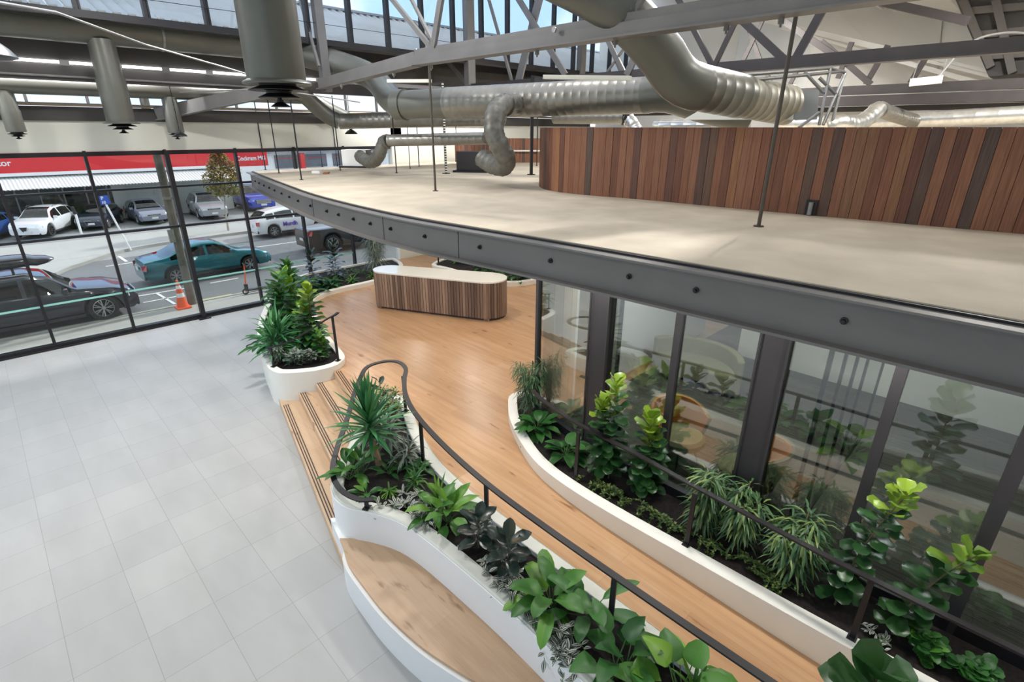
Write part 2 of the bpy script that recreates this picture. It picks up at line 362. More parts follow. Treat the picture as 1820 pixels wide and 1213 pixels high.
# corrugated outer roof rising from the valley to its ridge
def corr(x0, x1, y0, z0, y1, z1, pitch, amp, th=.0):
    vs = []; fs = []; n = int((x1-x0)/pitch*4)
    for i in range(n+1):
        x = x0+(x1-x0)*i/n; h = amp*math.sin(2*PI*i/4)
        vs += [(x, y0, z0+h), (x, y1, z1+h)]
    for i in range(n): fs.append((2*i, 2*i+2, 2*i+3, 2*i+1))
    return vs, fs
M['corr'] = mat('weathered_zinc_roof', (.42, .44, .48), .45, .3, .10, .8)
rb = MB(); v_, f_ = corr(-7, 26, 13.25, 6.66, 17.2, 8.12, .24, .07); rb.add(v_, f_); rb.quad((-7, 13.2, 6.55), (26, 13.2, 6.55), (26, 17.2, 8.0), (-7, 17.2, 8.0))
rb.bar((-7, 17.2, 8.18), (26, 17.2, 8.18), .25, .06)
t = rb.build('corrugated_roof', M['corr'], None); tag(t, 'grey corrugated metal roof rising outside the high windows', 'roof')
struct('ceiling', MB().box((7, 13.25, 6.58), (26, .30, .05)), M['roofdark'])
# sawtooth glazing above the trusses
k = 0; xs = [-5.3+1.05*j for j in range(25)]
for j in range(24):
    x0, x1 = xs[j], xs[j+1]
    w0 = sempty('window_%d' % (50+j), ((x0+x1)/2, CY, CZ))
    MB().box((x0, CY, 8.1), (.05, .16, 3.0)).box((x0+.06, CY, 8.1), (.03, .10, 3.0)).build('mullion', M['black'], w0)
    MB().box(((x0+x1)/2, CY, CZ+.04), (x1-x0, .18, .12)).box(((x0+x1)/2, CY, 9.6), (x1-x0, .18, .12)).build('frame', M['black'], w0)
    MB().box(((x0+x1)/2, CY, 8.1), (x1-x0-.06, .01, 2.95)).build('pane', M['glass'], w0)
# white lined ceiling over the right-hand part of the hall
def slab(y0, z0, y1, z1, x0, x1, th=.12):
    return MB().add([(x0, y0, z0), (x1, y0, z0), (x1, y1, z1), (x0, y1, z1), (x0, y0, z0+th), (x1, y0, z0+th), (x1, y1, z1+th), (x0, y1, z1+th)],
                    [(0, 3, 2, 1), (4, 5, 6, 7), (0, 1, 5, 4), (1, 2, 6, 5), (2, 3, 7, 6), (3, 0, 4, 7)])
struct('ceiling.001', slab(3.0, 7.6, CY+.1, 9.66, 11.5, 20.5), M['gal_wall'])
struct('ceiling.002', slab(-6, 9.9, 3.0, 7.6, 9.5, 20.5), M['gal_wall'])
struct('ceiling.003', slab(-6, 9.9, 8.5, 8.2, -6, 3.4), M['gal_wall'])  # unseen roof slab, added to cut sky light on the near floor
struct('ceiling.004', slab(-6, 9.9, 3.2, 9.0, 3.42, 9.5), M['gal_wall'])  # second unseen slab, added to keep overhead light off the near side
# raised mouldings of the lining, running along X
lin = MB()
for y in (4.6, 4.9, 7.2, 7.5, 10.0): z = 7.6+(y-3)*2.06/9.9; lin.box((13.8, y, z-.03), (13.4, .06, .06))
struct('trim_5', lin, M['gal_wall'])
# folded linings near the gable (white diagonal planes)
fold = MB().add([(20.45, 3.2, 5.4), (20.45, 9.5, 5.4), (20.45, 9.2, 9.0), (20.45, 3.6, 7.9), (18.9, 6.3, 5.4), (18.9, 6.3, 8.3)], [(0, 4, 5, 3), (4, 1, 2, 5), (3, 5, 2), (0, 1, 4)])
struct('trim_6', fold, M['gal_wall'])
# ================================================================ platform, ramp, steps
PZ = .60
plat = [(3.80, 8.50), (3.52, 7.35), (3.36, 6.75), (3.2, 6.3), (3.2, 4.4), (4.95, 4.4), (4.95, 4.45), (9.5, 4.45), (12, 4.45), (12, 15.25), (7.4, 15.25), (4.9, 12.8), (4.1, 9.6)]
t = tag(MB().prism(plat, .50, PZ).build('timber_platform', M['oak']), 'raised oak platform floor around the reception counter', 'platform')
RZ = lambda p: PZ-max(0, 4.4-p[1])*.05
rp = [(3.0, 4.4), (3.0, -3), (4.2, -3), (4.2, 3.2), (4.55, 4.2), (4.6, 4.4)]
tag(MB().prism(rp, lambda p: RZ(p)-.1, RZ).build('timber_ramp', M['oak']), 'oak ramp sloping down between the two long planters', 'ramp')
st = thing('entry_steps', 'oak steps with dark anti-slip strips rising from the tiled floor', 'steps', (2.6, 7, 0))
S = [((3.02, 9.4), (1.86, 4.62), .15), ((3.33, 9.35), (2.20, 4.60), .30), ((3.62, 9.3), (2.62, 4.9), .45), ((3.99, 9.3), (3.20, 6.05), .60)]
for i in range(4):
    (a, b, z) = S[i]; nx = S[i+1] if i < 3 else ((a[0]+.35, a[1]), (b[0]+.35, b[1]), 0)
    if i < 3:
        poly = [a, b, (nx[1][0]+.04, b[1]), (nx[1][0]+.04, nx[1][1]), (nx[0][0]+.04, nx[0][1])]
        MB().prism([a, b, (nx[1][0]+.03, nx[1][1]), (nx[0][0]+.03, nx[0][1])], z-.15 if i else 0, z).build('tread', M['oak_step'], st, bevel=.006)
    d = Vector((b[0]-a[0], b[1]-a[1])).normalized(); nn = Vector((-d.y, d.x))
    A = Vector(a)+d*(.72 if i < 3 else .9); L = (Vector(b)-Vector(a)).length
    B_ = Vector(a)+d*(L-(.25, .30, .5, .4)[i]); s_ = MB()
    for k in range(3):
        o_ = nn*(.035+.036*k); p, q = A+o_, B_+o_
        s_.bar((p.x, p.y, z+.003), (q.x, q.y, z+.003), .014, .008)
    s_.build('anti_slip_strip', mat('anti_slip', (.06, .045, .04), .8) if i == 0 else bpy.data.materials['anti_slip'], st)
# last riser under the platform edge
MB().prism([S[3][0], S[3][1], (3.3, 6.1), (4.05, 9.3)], .45, .597).build('riser', M['oak_step'], st)
# ================================================================ planters
def planter(name, label, outer, rim_w, z0, z1, soil_z, mm='curb', n=140, sp=True, group=None):
    P = [tuple(p[:2]) for p in (spline(outer, n, True) if sp else [Vector(p) for p in outer])]
    inn = inset(P, rim_w); t = thing(name, label, 'planter', (sum(p[0] for p in P)/len(P), sum(p[1] for p in P)/len(P), z0), group)
    b = MB().ring(P, inn, z0, z1, soil_z-.04); o = b.build('shell', M[mm], t); smooth_by(o, 50)
    ins2 = inset(P, rim_w-.01); MB().prism(ins2, soil_z-.05, soil_z).build('soil', M['soil'], t)
    return t, P, inn
# planter B between the steps, bench and ramp
PB = [(3.72, 6.52), (3.35, 6.42), (2.85, 5.95), (2.4, 5.5), (2.08, 5.15), (1.97, 4.85), (1.99, 4.58), (2.12, 4.35), (2.25, 4.05), (2.31, 3.7), (2.33, 3.1), (2.33, 2.4), (2.29, 1.6), (2.22, .6), (2.15, -.6), (2.15, -2.6), (2.6, -2.9), (3.0, -2.6), (3.05, -.6), (3.08, .8), (3.12, 2.2), (3.14, 3.2), (3.17, 3.9), (3.27, 4.6), (3.42, 5.1), (3.62, 5.6), (3.86, 6.1), (3.92, 6.4)]
pb, PBo, PBi = planter('long_planter', 'white curved planter between bench and ramp, topped by a black handrail', PB, .15, 0, .85, .80, 'white', n=200)
MB().ring(inset(PBo, .006), inset(PBo, .146), .845, .854, .845).build('rim_cap', M['rimcap'], pb)
# bench and its white base
bf = [(1.93, 4.85), (1.86, 4.55), (1.77, 4.25), (1.735, 3.86), (1.72, 3.45), (1.755, 2.97), (1.83, 2.59), (1.93, 2.2), (2.03, 1.75), (2.13, 1.2), (2.22, .5)]
bfs = [tuple(p[:2]) for p in spline(bf, 50)]
bench = thing('curved_bench', 'curved white bench base with oak seat wrapped around the long planter', 'bench', (1.9, 3, 0))
base = [(1.99, 5.1)]+[(x-.035 if i > 4 else x-.0, y) for i, (x, y) in enumerate(bfs)]+[(2.34, .3), (2.40, 3), (2.30, 4.3), (2.1, 5.0)]
o = MB().prism(base, 0, .385).build('base', M['white'], bench); smooth_by(o, 50)
seat = bfs[2:]+[(2.32, .45), (2.345, 1.6), (2.345, 2.4), (2.345, 3.1), (2.34, 3.7), (2.27, 4.05), (2.14, 4.33), (2.0, 4.56)]
MB().prism(seat, .385, .42).build('seat', M['oak_bench'], bench)
# planter C along the office glass
PC = [(5.62, 5.32), (5.28, 5.36), (5.02, 5.14), (4.73, 4.80), (4.42, 4.28), (4.22, 3.8), (4.13, 3.3), (4.10, 2.6), (4.12, 1.6), (4.14, .6), (4.18, -.6), (4.2, -2.8)]
PCs = [tuple(p[:2]) for p in spline(PC, 90)]
GL = [(5.12, -2.8), (5.15, -.33), (5.11, 1.0), (5.10, 2.5), (5.12, 3.5), (5.22, 4.1), (5.36, 4.6), (5.55, 4.9), (5.75, 5.1)]
GLs = [tuple(p[:2]) for p in spline(GL, 60)]
pc, PCo, PCi = planter('glass_side_planter', 'cream curved planter along the office glass wall', PCs+GLs, .14, 0, lambda p: .75 if (p[0] < 4.82 or p[1] > 4.75) else .60, .69, sp=False)
# planter A: left of the steps, along the street windows
PA = [(3.02, 8.80), (2.93, 8.95), (2.92, 9.25), (3.02, 9.7), (3.3, 10.75), (3.75, 11.9), (4.5, 13.3), (5.3, 14.4), (6.3, 15.2), (7.5, 15.25), (9.2, 15.25), (9.35, 14.8), (9.0, 14.0), (8.2, 13.25), (7.28, 13.05), (6.3, 13.02), (5.72, 12.85), (5.30, 12.45), (4.95, 11.6), (4.65, 10.6), (4.4, 9.7), (4.25, 9.0), (4.12, 8.66), (3.85, 8.47), (3.5, 8.50), (3.2, 8.66)]
pa, PAo, PAi = planter('window_planter', 'cream curved planter along the street windows, left of the oak steps', PA, .13, 0, .72, .67, n=200)
# planter E behind the counter, at the right
PE = [(9.75, 13.5), (9.72, 12.6), (9.7, 11.6), (9.75, 10.8), (9.95, 10.3), (10.5, 9.95), (11.5, 9.9), (11.9, 10.4), (11.9, 13.5), (10.8, 13.9)]
pe, PEo, PEi = planter('rear_planter', 'cream planter behind the right end of the counter', PE, .13, .6, .74, .70, n=120)
# ================================================================ reception counter
def stadium(A, B_, r0, r1, n=40):
    A, B_ = Vector(A), Vector(B_); d = (B_-A).normalized(); nn = Vector((-d.y, d.x)); out = []
    a0 = math.atan2(nn.y, nn.x)
    for k in range(n+1): t = a0+PI*k/n; out.append((A.x+r0*math.cos(t), A.y+r0*math.sin(t)))
    for k in range(n+1): t = a0+PI+PI*k/n; out.append((B_.x+r1*math.cos(t), B_.y+r1*math.sin(t)))
    return out
cA, cB = (6.72, 11.12), (7.94, 8.82)
ct = thing('reception_counter', 'long rounded reception counter with timber slat front and white top', 'reception counter', (7.3, 10, .6))
so = stadium(cA, cB, .36, .44)
def slats(path, z0, z1, wd, name, m, parent, th=.02, closed=True, rnd=None, gap=.004):
    rnd = rnd or random.Random(3); P = spline([(p[0], p[1]) for p in path], 4, closed)
    L = sum((Vector(path[(i+1) % len(path)])-Vector(path[i])).length for i in range(len(path) if closed else len(path)-1))
    n = int(L/wd); P = spline([(p[0], p[1]) for p in path], n+(0 if closed else 1), closed); b = MB()
    for i in range(n):
        p, q = P[i], P[(i+1) % len(P)] if closed else P[i+1]
        d = (q-p); l = d.length; ang = math.atan2(d.y, d.x)
        b.box(((p.x+q.x)/2, (p.y+q.y)/2, (z0+z1)/2), (l-gap, th*rnd.uniform(.6, 1.2), z1-z0), ang, a=rnd.random())
    return b.build(name, m, parent)
slats(so, .66, 1.50, .062, 'slat_front', M['slat'], ct, gap=.012)
slats(stadium(cA, cB, .33, .41), .60, .665, .06, 'plinth', M['slat'], ct)
MB().prism(stadium(cA, cB, .345, .425), .62, 1.50).build('core', M['black'], ct)
MB().prism(stadium(cA, cB, .375, .455), 1.50, 1.535).build('top', M['whitetop'], ct, bevel=.004)
# ================================================================ mezzanine deck with its curved channel edge
DE = [(3.98, -3.5), (3.98, -1), (3.95, .8), (3.91, 2), (3.84, 3.4), (3.75, 4.6), (3.69, 5.6), (3.71, 6.6), (3.80, 7.8), (3.97, 9.2), (4.35, 11.2), (4.75, 13.2), (5.18, 15.22)]
DEs = [tuple(p[:2]) for p in spline(DE, 110)]
DZ = 3.70
web = offline(DEs, -.09)     # web set back from the flange tips
web2 = offline(DEs, -.13); slabe = offline(DEs, -.17)
deck = [(p[0], p[1]) for p in slabe]+[(20.4, 15.22), (20.4, -3.5)]
def strip(ob, l0, l1, z0, z1):
    n = len(l0); vs = [(p[0], p[1], z0) for p in l0]+[(p[0], p[1], z0) for p in l1]+[(p[0], p[1], z1) for p in l0]+[(p[0], p[1], z1) for p in l1]; fs = []
    for i in range(n-1):
        fs += [(i, i+1, n+i+1, n+i), (2*n+i, 3*n+i, 3*n+i+1, 2*n+i+1), (i, 2*n+i, 2*n+i+1, i+1), (n+i, n+i+1, 3*n+i+1, 3*n+i)]
    fs += [(0, n, 3*n, 2*n), (n-1, 3*n-1, 4*n-1, 2*n-1)]
    ob.add(vs, fs); return ob
tag(MB().prism(deck, 3.42, DZ).build('mezzanine_deck', M['ply']), 'bare plywood deck over the offices, edged by grey steel', 'deck')
eb = thing('edge_channel', 'curved grey steel channel beam with bolts along the deck edge', 'steel beam', (3.7, 6, 3.3))
b = MB(); strip(b, DEs, web, 3.655, 3.672); strip(b, web, web2, 3.30, 3.672); o = b.build('web', M['fascia'], eb)
b = MB(); strip(b, DEs, web, 3.30, 3.322); b.build('bottom_flange', M['fascia'], eb)
b = MB(); strip(b, web2, slabe, 3.60, 3.69); b.build('gasket', M['black'], eb)
# bolts along the web
bolt_y = [-.35, .8, 1.88, 2.51, 3.41, 4.40, 5.35, 6.1, 6.65, 7.18, 7.72, 8.2, 9.0, 9.8, 10.5, 11.2, 11.9, 12.5, 13.15, 13.8, 14.4]
wpts = web
def on_web(y):
    for i in range(len(wpts)-1):
        if wpts[i][1] <= y <= wpts[i+1][1]:
            t = (y-wpts[i][1])/(wpts[i+1][1]-wpts[i][1]); x = wpts[i][0]+t*(wpts[i+1][0]-wpts[i][0]); a = math.atan2(wpts[i+1][1]-wpts[i][1], wpts[i+1][0]-wpts[i][0]); return x, a
for y in bolt_y:
    r_ = on_web(y)
    if not r_: continue
    x, a = r_; R = Matrix.Rotation(a, 3, 'Z')@Matrix.Rotation(-PI/2, 3, 'X')
    MB().lathe([(0, .036), (.013, .036), (.016, .026), (.016, .016), (.026, .014), (.026, -.004)], (x, y, 3.50), 10, R=R).build('bolt', M['black'], eb)
for y in (4.75, 6.3, 8.9):
    x, a = on_web(y); MB().box((x-.003, y, 3.487), (.005, .004, .33), a-PI/2).build('joint', M['black'], eb)
# ================================================================ office glass wall under the deck
GH = 3.30
GP = [(5.24, 4.74), (4.97, 3.46), (4.96, 2.45), (4.97, 1.47), (4.98, .5), (5.02, -.34), (5.03, -1.5), (5.05, -3)]
og = thing('office_glazing', 'dark framed office glass wall standing behind the planter', 'glass wall', (5, 1.5, .6))
b = MB(); b2 = MB()
for i in range(len(GP)-1):
    (x0, y0), (x1, y1) = GP[i], GP[i+1]
    b.bar((x0, y0, .70), (x1, y1, .70), .09, .22); b2.bar((x0, y0, 3.27), (x1, y1, 3.27), .06, .06)
b.build('bottom_rail', M['black'], og); b2.build('top_rail', M['black'], og)
for i, w_ in ((0, .045), (2, .075), (4, .085), (5, .10), (6, .07)):
    MB().box((GP[i][0], GP[i][1], 1.96), (.09, w_, 2.68)).build('mullion', M['steel'], og)
for i in range(len(GP)-1):
    (x0, y0), (x1, y1) = GP[i], GP[i+1]
    MB().bar((x0, y0, 1.98), (x1, y1, 1.98), .012, 2.55).build('pane', M['oglass'], og)
for i, lab in ((1, 'wide dark steel column at the glass wall, nearer the reception counter'), (3, 'wide dark steel column at the glass wall behind the drooping figs')):
    x, y = GP[i]; t = thing('steel_column', lab, 'column', (x, y, .6))
    MB().box((x+.02, y, 1.95), (.17, .24, 2.7)).build('web', M['steel'], t, bevel=.004)
    b = MB(); b.box((x-.075, y-.13, 1.95), (.02, .02, 2.7)).box((x-.075, y+.13, 1.95), (.02, .02, 2.7)); b.build('flange', M['steel'], t)
# return wall of the office towards the counter
struct('wall_office', MB().box((8.9, 4.72, 1.95), (3.4, .12, 2.7)), M['gal_wall'])
M['beige'] = mat('beige_panel', (.66, .54, .40), .6, 0, .06, 2)
rl = thing('curved_partition', 'beige curved panel inside the corner of the office glass', 'panel', (5.5, 4.7, .6))
b = MB(); pts = [(5.30, 4.70), (5.40, 4.60), (5.52, 4.53), (5.66, 4.50), (5.80, 4.52)]
for i in range(4):
    (x0, y0), (x1, y1) = pts[i], pts[i+1]; b.bar((x0, y0, 1.95), (x1, y1, 1.95), .04, 2.7)
b.build('panel', M['beige'], rl)
MB().box((5.86, 4.58, 1.95), (.07, .10, 2.7)).build('white_jamb', M['white'], rl)
dr = sempty('door_1', (6.5, 4.6, .6)); MB().box((6.5, 4.6, 1.9), (1.2, .012, 2.5)).build('pane', M['oglass'], dr)
b = MB(); b.box((5.92, 4.6, 1.9), (.03, .04, 2.6)).box((7.15, 4.6, 1.9), (.06, .05, 2.6)).box((6.5, 4.6, 3.2), (1.2, .05, .06)); b.build('frame', M['black'], dr)
# carpet of the office
M['carpet'] = brick_mat('striped_carpet_tile', (.17, .165, .14), (.125, .12, .105), (.10, .10, .09), 1.0, .25, .002, .95, rot=PI/2+.0, offset=.5, noise=(2, 90, 1), nfac=.9, ncol=(.35, .36, .33), spec=.1)
struct('floor.001', MB().prism([(5.0, -4), (14, -4), (14, 4.45), (5.3, 4.45), (5.0, 3.3)], .45, .604), M['carpet'])
struct('wall_office.001', MB().box((14.0, .3, 2.0), (.1, 8.8, 2.8)).box((9.5, -4.0, 2.0), (9, .1, 2.8)), M['gal_wall'])
struct('wall_office.002', MB().box((9.9, 1.0, 1.95), (.08, 5.2, 2.7)), M['cream'])
# glazed partition in the office (dark thin frames)
pt = thing('glass_partition', 'thin framed glass partition inside the office, right of the second column', 'partition', (6, 1.2, .6))
b = MB()
for x in (5.15, 5.75, 6.35, 7.0, 8.2): b.box((x, 1.05, 1.95), (.035, .04, 2.68))
b.box((6.7, 1.05, .63), (3.1, .04, .05)); b.build('frame', M['black'], pt)
MB().box((6.7, 1.05, 1.95), (3.05, .01, 2.6)).build('pane', M['oglass'], pt)
# office furniture
M['orange'] = mat('orange_fabric', (.55, .20, .045), .85, 0, .06, 60)
M['olive'] = mat('olive_fabric', (.23, .22, .12), .9, 0, .08, 60)
def shell_chair(label, x, y, rz, col_in, s=1.0, grp=None):
    t = thing('tub_chair', label, 'chair', (x, y, .605), grp, rz)
    # curved back: wrap of 200 degrees; olive outside, orange inside
    def wrap(r, z0, z1, a0, a1, th, lean=.12):
        vs = []; fs = []; n = 18
        for i in range(n+1):
            a = math.radians(a0+(a1-a0)*i/n); q = abs(i/n-.5)*2; zt = z1-(z1-z0)*.38*q**3
            for rr, z in ((r, z0), (r+lean, zt), (r+lean+th, zt), (r+th, z0)): vs.append((rr*math.cos(a)*s, rr*.95*math.sin(a)*s, z))
        for i in range(n):
            for k in range(4): fs.append((i*4+k, (i+1)*4+k, (i+1)*4+(k+1) % 4, i*4+(k+1) % 4))
        fs += [(0, 1, 2, 3), (n*4+3, n*4+2, n*4+1, n*4)]
        return MB().add(vs, fs)
    o = wrap(.27, .30, .80, 80, 280, .03).build('inner_back', M[col_in], t, local=True); smooth_by(o)
    o = wrap(.302, .26, .80, 80, 280, .035).build('outer_back', M['olive'], t, local=True); smooth_by(o)
    b = MB(); b.lathe([(0, .30), (.28*s, .30), (.31*s, .34), (.31*s, .40), (.27*s, .44), (0, .45)], n=28); o = b.build('seat', M['olive'], t, local=True); smooth_by(o)
    for a in (45, 135, 225, 315):
        c, q = math.cos(math.radians(a)), math.sin(math.radians(a))
        MB().tube([(c*.17*s, q*.17*s, .30), (c*.26*s, q*.26*s, 0)], .012, 8).build('leg', M['black'], t, local=True)
shell_chair('orange-backed tub chair behind the glass beside the first column', 5.72, 2.62, math.radians(250), 'orange', 1.0)
shell_chair('olive tub chair with orange inside, behind the glass at the second column', 5.62, 1.72, math.radians(100), 'orange', 1.0)
# olive curved sofa deeper in the office
t = thing('curved_sofa', 'low olive curved sofa deep in the office behind the glass', 'sofa', (7.7, 3.6, .605), rz=math.radians(180))
def arc(r0, r1, z0, z1, a0, a1):
    vs = []; fs = []; n = 24
    for i in range(n+1):
        a = math.radians(a0+(a1-a0)*i/n)
        for rr, z in ((r0, z0), (r0, z1), (r1, z1), (r1, z0)): vs.append((rr*math.cos(a), rr*math.sin(a), z))
    for i in range(n):
        for k in range(4): fs.append((i*4+k, (i+1)*4+k, (i+1)*4+(k+1) % 4, i*4+(k+1) % 4))
    fs += [(0, 1, 2, 3), (n*4+3, n*4+2, n*4+1, n*4)]
    return MB().add(vs, fs)
arc(.35, .80, .05, .40, 110, 250).build('seat', M['olive'], t, local=True, bevel=.03)
arc(.76, .88, .05, .68, 110, 250).build('back', M['olive'], t, local=True, bevel=.03)
arc(.4, .82, 0, .05, 112, 248).build('base', M['black'], t, local=True)
# panel lights added out of view to brighten the office
for i, (x, y) in enumerate(((7.2, 2.8), (7.2, .2))):
    t = thing('ceiling_panel_light', 'added square panel light in the office ceiling, %s' % ('nearer the counter' if i == 0 else 'farther from the counter'), 'light', (x, y, 3.4))
    MB().box((x, y, 3.40), (.62, .62, .03)).build('frame', M['white'], t)
    MB().box((x, y, 3.382), (.56, .56, .01)).build('diffuser', mat('lit_diffuser_%d' % i, (.9, .9, .9), .5, emis=((1, .97, .9), 3)), t)
    l = bpy.data.lights.new('added_panel_lamp', 'AREA'); l.energy = 30; l.size = .55; lo = bpy.data.objects.new('added_panel_lamp', l); COL.objects.link(lo); lo.location = (x, y, 3.37)
# ================================================================ roof trusses (planes X = const, running along Y)
def chord(b, X, y0, y1, zb, zt, wd=.10):
    for s in (-1, 1):
        x = X+s*(wd/2+.03)
        b.box((x, (y0+y1)/2, (zb+zt)/2), (.012, y1-y0, zt-zb)); b.box((x+s*.035, (y0+y1)/2, zb+.006), (.08, y1-y0, .012))
    return b
tr = thing('roof_truss', 'nearest grey steel truss crossing the top of the hall', 'roof truss', (6, 4, 5.75), 'roof trusses')
b = MB(); b.box((6.0, 2.2, 5.88), (.10, 12.4, .24)); b.box((6.0, 2.2, 5.765), (.24, 12.4, .022)); b.box((6.0, 2.2, 5.87), (.13, 12.4, .02))
b.box((5.93, 2.2, 5.84), (.012, 12.4, .14))
b.bar((6.0, 8.4, 5.86), (6.35, 12.8, 5.70), .10, .22); b.bar((6.0, 8.4, 5.755), (6.35, 12.8, 5.605), .22, .02); b.build('bottom_chord', M['chord'], tr)
def memb(t, X, p, q, wd, m='chord', dx=0, ext=0):
    a, c = atx(p[0], p[1], X), atx(q[0], q[1], X); a.x = X+dx; c.x = X+dx
    if ext: c = a+(c-a)*ext
    MB().bar(a, c, .06, wd, upv=(1, 0, 0)).build('diagonal', M[m], t)
def memb2(t, X, p, q, wd, m='chord', ext=1.0, dx=0):
    a, c = atx(p[0], p[1], X), atx(q[0], q[1], X); a.x += dx; c.x += dx; c = a+(c-a)*ext
    d = (c-a).normalized(); x = Vector((1, 0, 0)); y = x.cross(d); R = Matrix((x, d, y)).transposed()
    memb2.n += 1; sh_ = Vector((((memb2.n*37) % 11-5)*.011, 0, 0)); MB().box((a+c)/2+sh_, (.055, (c-a).length, wd), ax=R).build('diagonal', M[m], t)
memb2.n = 0
for p, q, w_ in (((768, 86), (702, 4), .075), ((772, 84), (731, 4), .04), ((774, 84), (787, 4), .11), ((1122, 22), (1096, 0), .08), ((1124, 22), (1136, 0), .06)):
    memb2(tr, 6.0, p, q, w_, ext=3.0)
MB().bar((6.5, 12.8, 5.55), (6.5, 12.8, 9.4), .20, .18).build('post', M['chord'], tr)
memb2(tr, 6.3, (569, 118), (537, 4), .06, ext=1.8); memb2(tr, 5.4, (420, 64), (350, 4), .14, 'chord_dark', ext=1.8)
for y, z in ((11.2, 5.60), (9.2, 5.70), (8.05, 5.74), (5.6, 5.745), (4.3, 5.745), (2.9, 5.745), (2.35, 5.745)):
    MB().lathe([(.03, 0), (.03, -.05), (.012, -.05), (.012, -.08), (0, -.08)], (6.03, y, z), 8).build('bolt', M['chord'], tr)
MB().lathe([(0, .02), (.035, .02), (.035, 0)], (5.87, 5.15, 5.93), 12, R=Matrix.Rotation(-PI/2, 3, 'Y')).build('washer', M['galvpipe'], tr)
# end strut running from the truss to the street wall
b = MB(); b.bar((5.9, 12.75, 5.70), (3.45, 15.25, 5.06), .12, .26); b.bar((5.9, 12.75, 5.56), (3.45, 15.25, 4.92), .24, .02)
tag(b.build('roof_strut', M['chord']), 'light grey sloping strut meeting the street wall above the windows', 'strut')
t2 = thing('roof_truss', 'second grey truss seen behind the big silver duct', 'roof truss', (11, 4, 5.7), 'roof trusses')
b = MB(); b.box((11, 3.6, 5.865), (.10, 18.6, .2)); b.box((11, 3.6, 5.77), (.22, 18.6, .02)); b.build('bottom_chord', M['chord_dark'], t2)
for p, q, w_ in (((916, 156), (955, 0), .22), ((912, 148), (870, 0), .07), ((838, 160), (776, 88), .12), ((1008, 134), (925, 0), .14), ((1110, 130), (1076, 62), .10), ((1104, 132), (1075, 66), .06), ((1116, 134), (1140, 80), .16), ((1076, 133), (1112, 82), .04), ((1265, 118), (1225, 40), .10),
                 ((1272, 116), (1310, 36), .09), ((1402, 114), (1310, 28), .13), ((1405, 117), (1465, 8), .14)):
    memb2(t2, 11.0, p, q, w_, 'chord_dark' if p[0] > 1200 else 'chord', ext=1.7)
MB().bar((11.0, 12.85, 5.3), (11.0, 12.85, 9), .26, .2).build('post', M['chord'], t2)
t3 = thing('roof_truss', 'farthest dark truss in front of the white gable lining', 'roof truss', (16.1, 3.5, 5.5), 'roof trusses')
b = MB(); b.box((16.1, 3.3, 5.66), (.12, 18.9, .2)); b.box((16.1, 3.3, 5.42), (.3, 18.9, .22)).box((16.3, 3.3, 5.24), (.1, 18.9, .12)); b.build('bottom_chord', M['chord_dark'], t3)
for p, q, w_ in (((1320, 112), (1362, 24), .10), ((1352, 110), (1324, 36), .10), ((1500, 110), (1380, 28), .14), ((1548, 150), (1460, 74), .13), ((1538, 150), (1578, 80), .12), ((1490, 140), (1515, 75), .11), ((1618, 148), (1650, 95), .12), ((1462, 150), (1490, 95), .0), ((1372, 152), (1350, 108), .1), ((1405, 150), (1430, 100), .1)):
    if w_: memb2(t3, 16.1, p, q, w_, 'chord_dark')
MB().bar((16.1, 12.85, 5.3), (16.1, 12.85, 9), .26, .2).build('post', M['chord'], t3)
# dark rafter and dark soffit at the upper right
p, q = atx(1480, -16, 14), atx(1722, 38, 14); tag(MB().bar(p+(p-q)*.5, q, .10, .15).build('rafter', M['chord_dark']), 'dark sloping rafter under the white ceiling, top right', 'rafter')
dk = thing('dark_soffit', 'dark timber soffit with purlins in the top right corner', 'soffit', (17, 3, 7))
X = 16.6; pl = [atx(1690, -20, X), atx(1757, 136, X), atx(1850, 128, X), atx(1980, 100, X), atx(1980, -60, X)]
vs = [tuple(p) for p in pl]+[(p.x+3, p.y, p.z) for p in pl]; n = 5
MB().add(vs, [tuple(range(n)), tuple(range(2*n-1, n-1, -1))]+[(i, n+i, n+(i+1) % n, (i+1) % n) for i in range(n)]).build('lining', M['roofdark'], dk)
b = MB()
for kk_, (p, q) in enumerate((((1725, 20), (1900, 5)), ((1740, 62), (1900, 48)), ((1752, 100), (1900, 90)), ((1770, 0), (1800, 130)), ((1712, 0), (1762, 120)))):
    b.bar(atx(*p, X-.08), atx(*q, X-.08), .14 if kk_ < 3 else .2, .14)
b.build('purlin', mat('dark_purlin', (.11, .10, .095), .7), dk)
# mouldings on the white lining
b = MB()
for p, q in (((1325, 26), (1760, 128)), ((1345, 34), (1760, 136)), ((1390, 50), (1740, 150)), ((1560, 96), (1740, 146))): b.bar(atx(*p, 18.6), atx(*q, 18.6), .05, .07)
b.build('lining_moulding', M['gal_wall']); tag(bpy.data.objects['lining_moulding'], 'white sloping mouldings across the white lining, upper right', 'moulding')
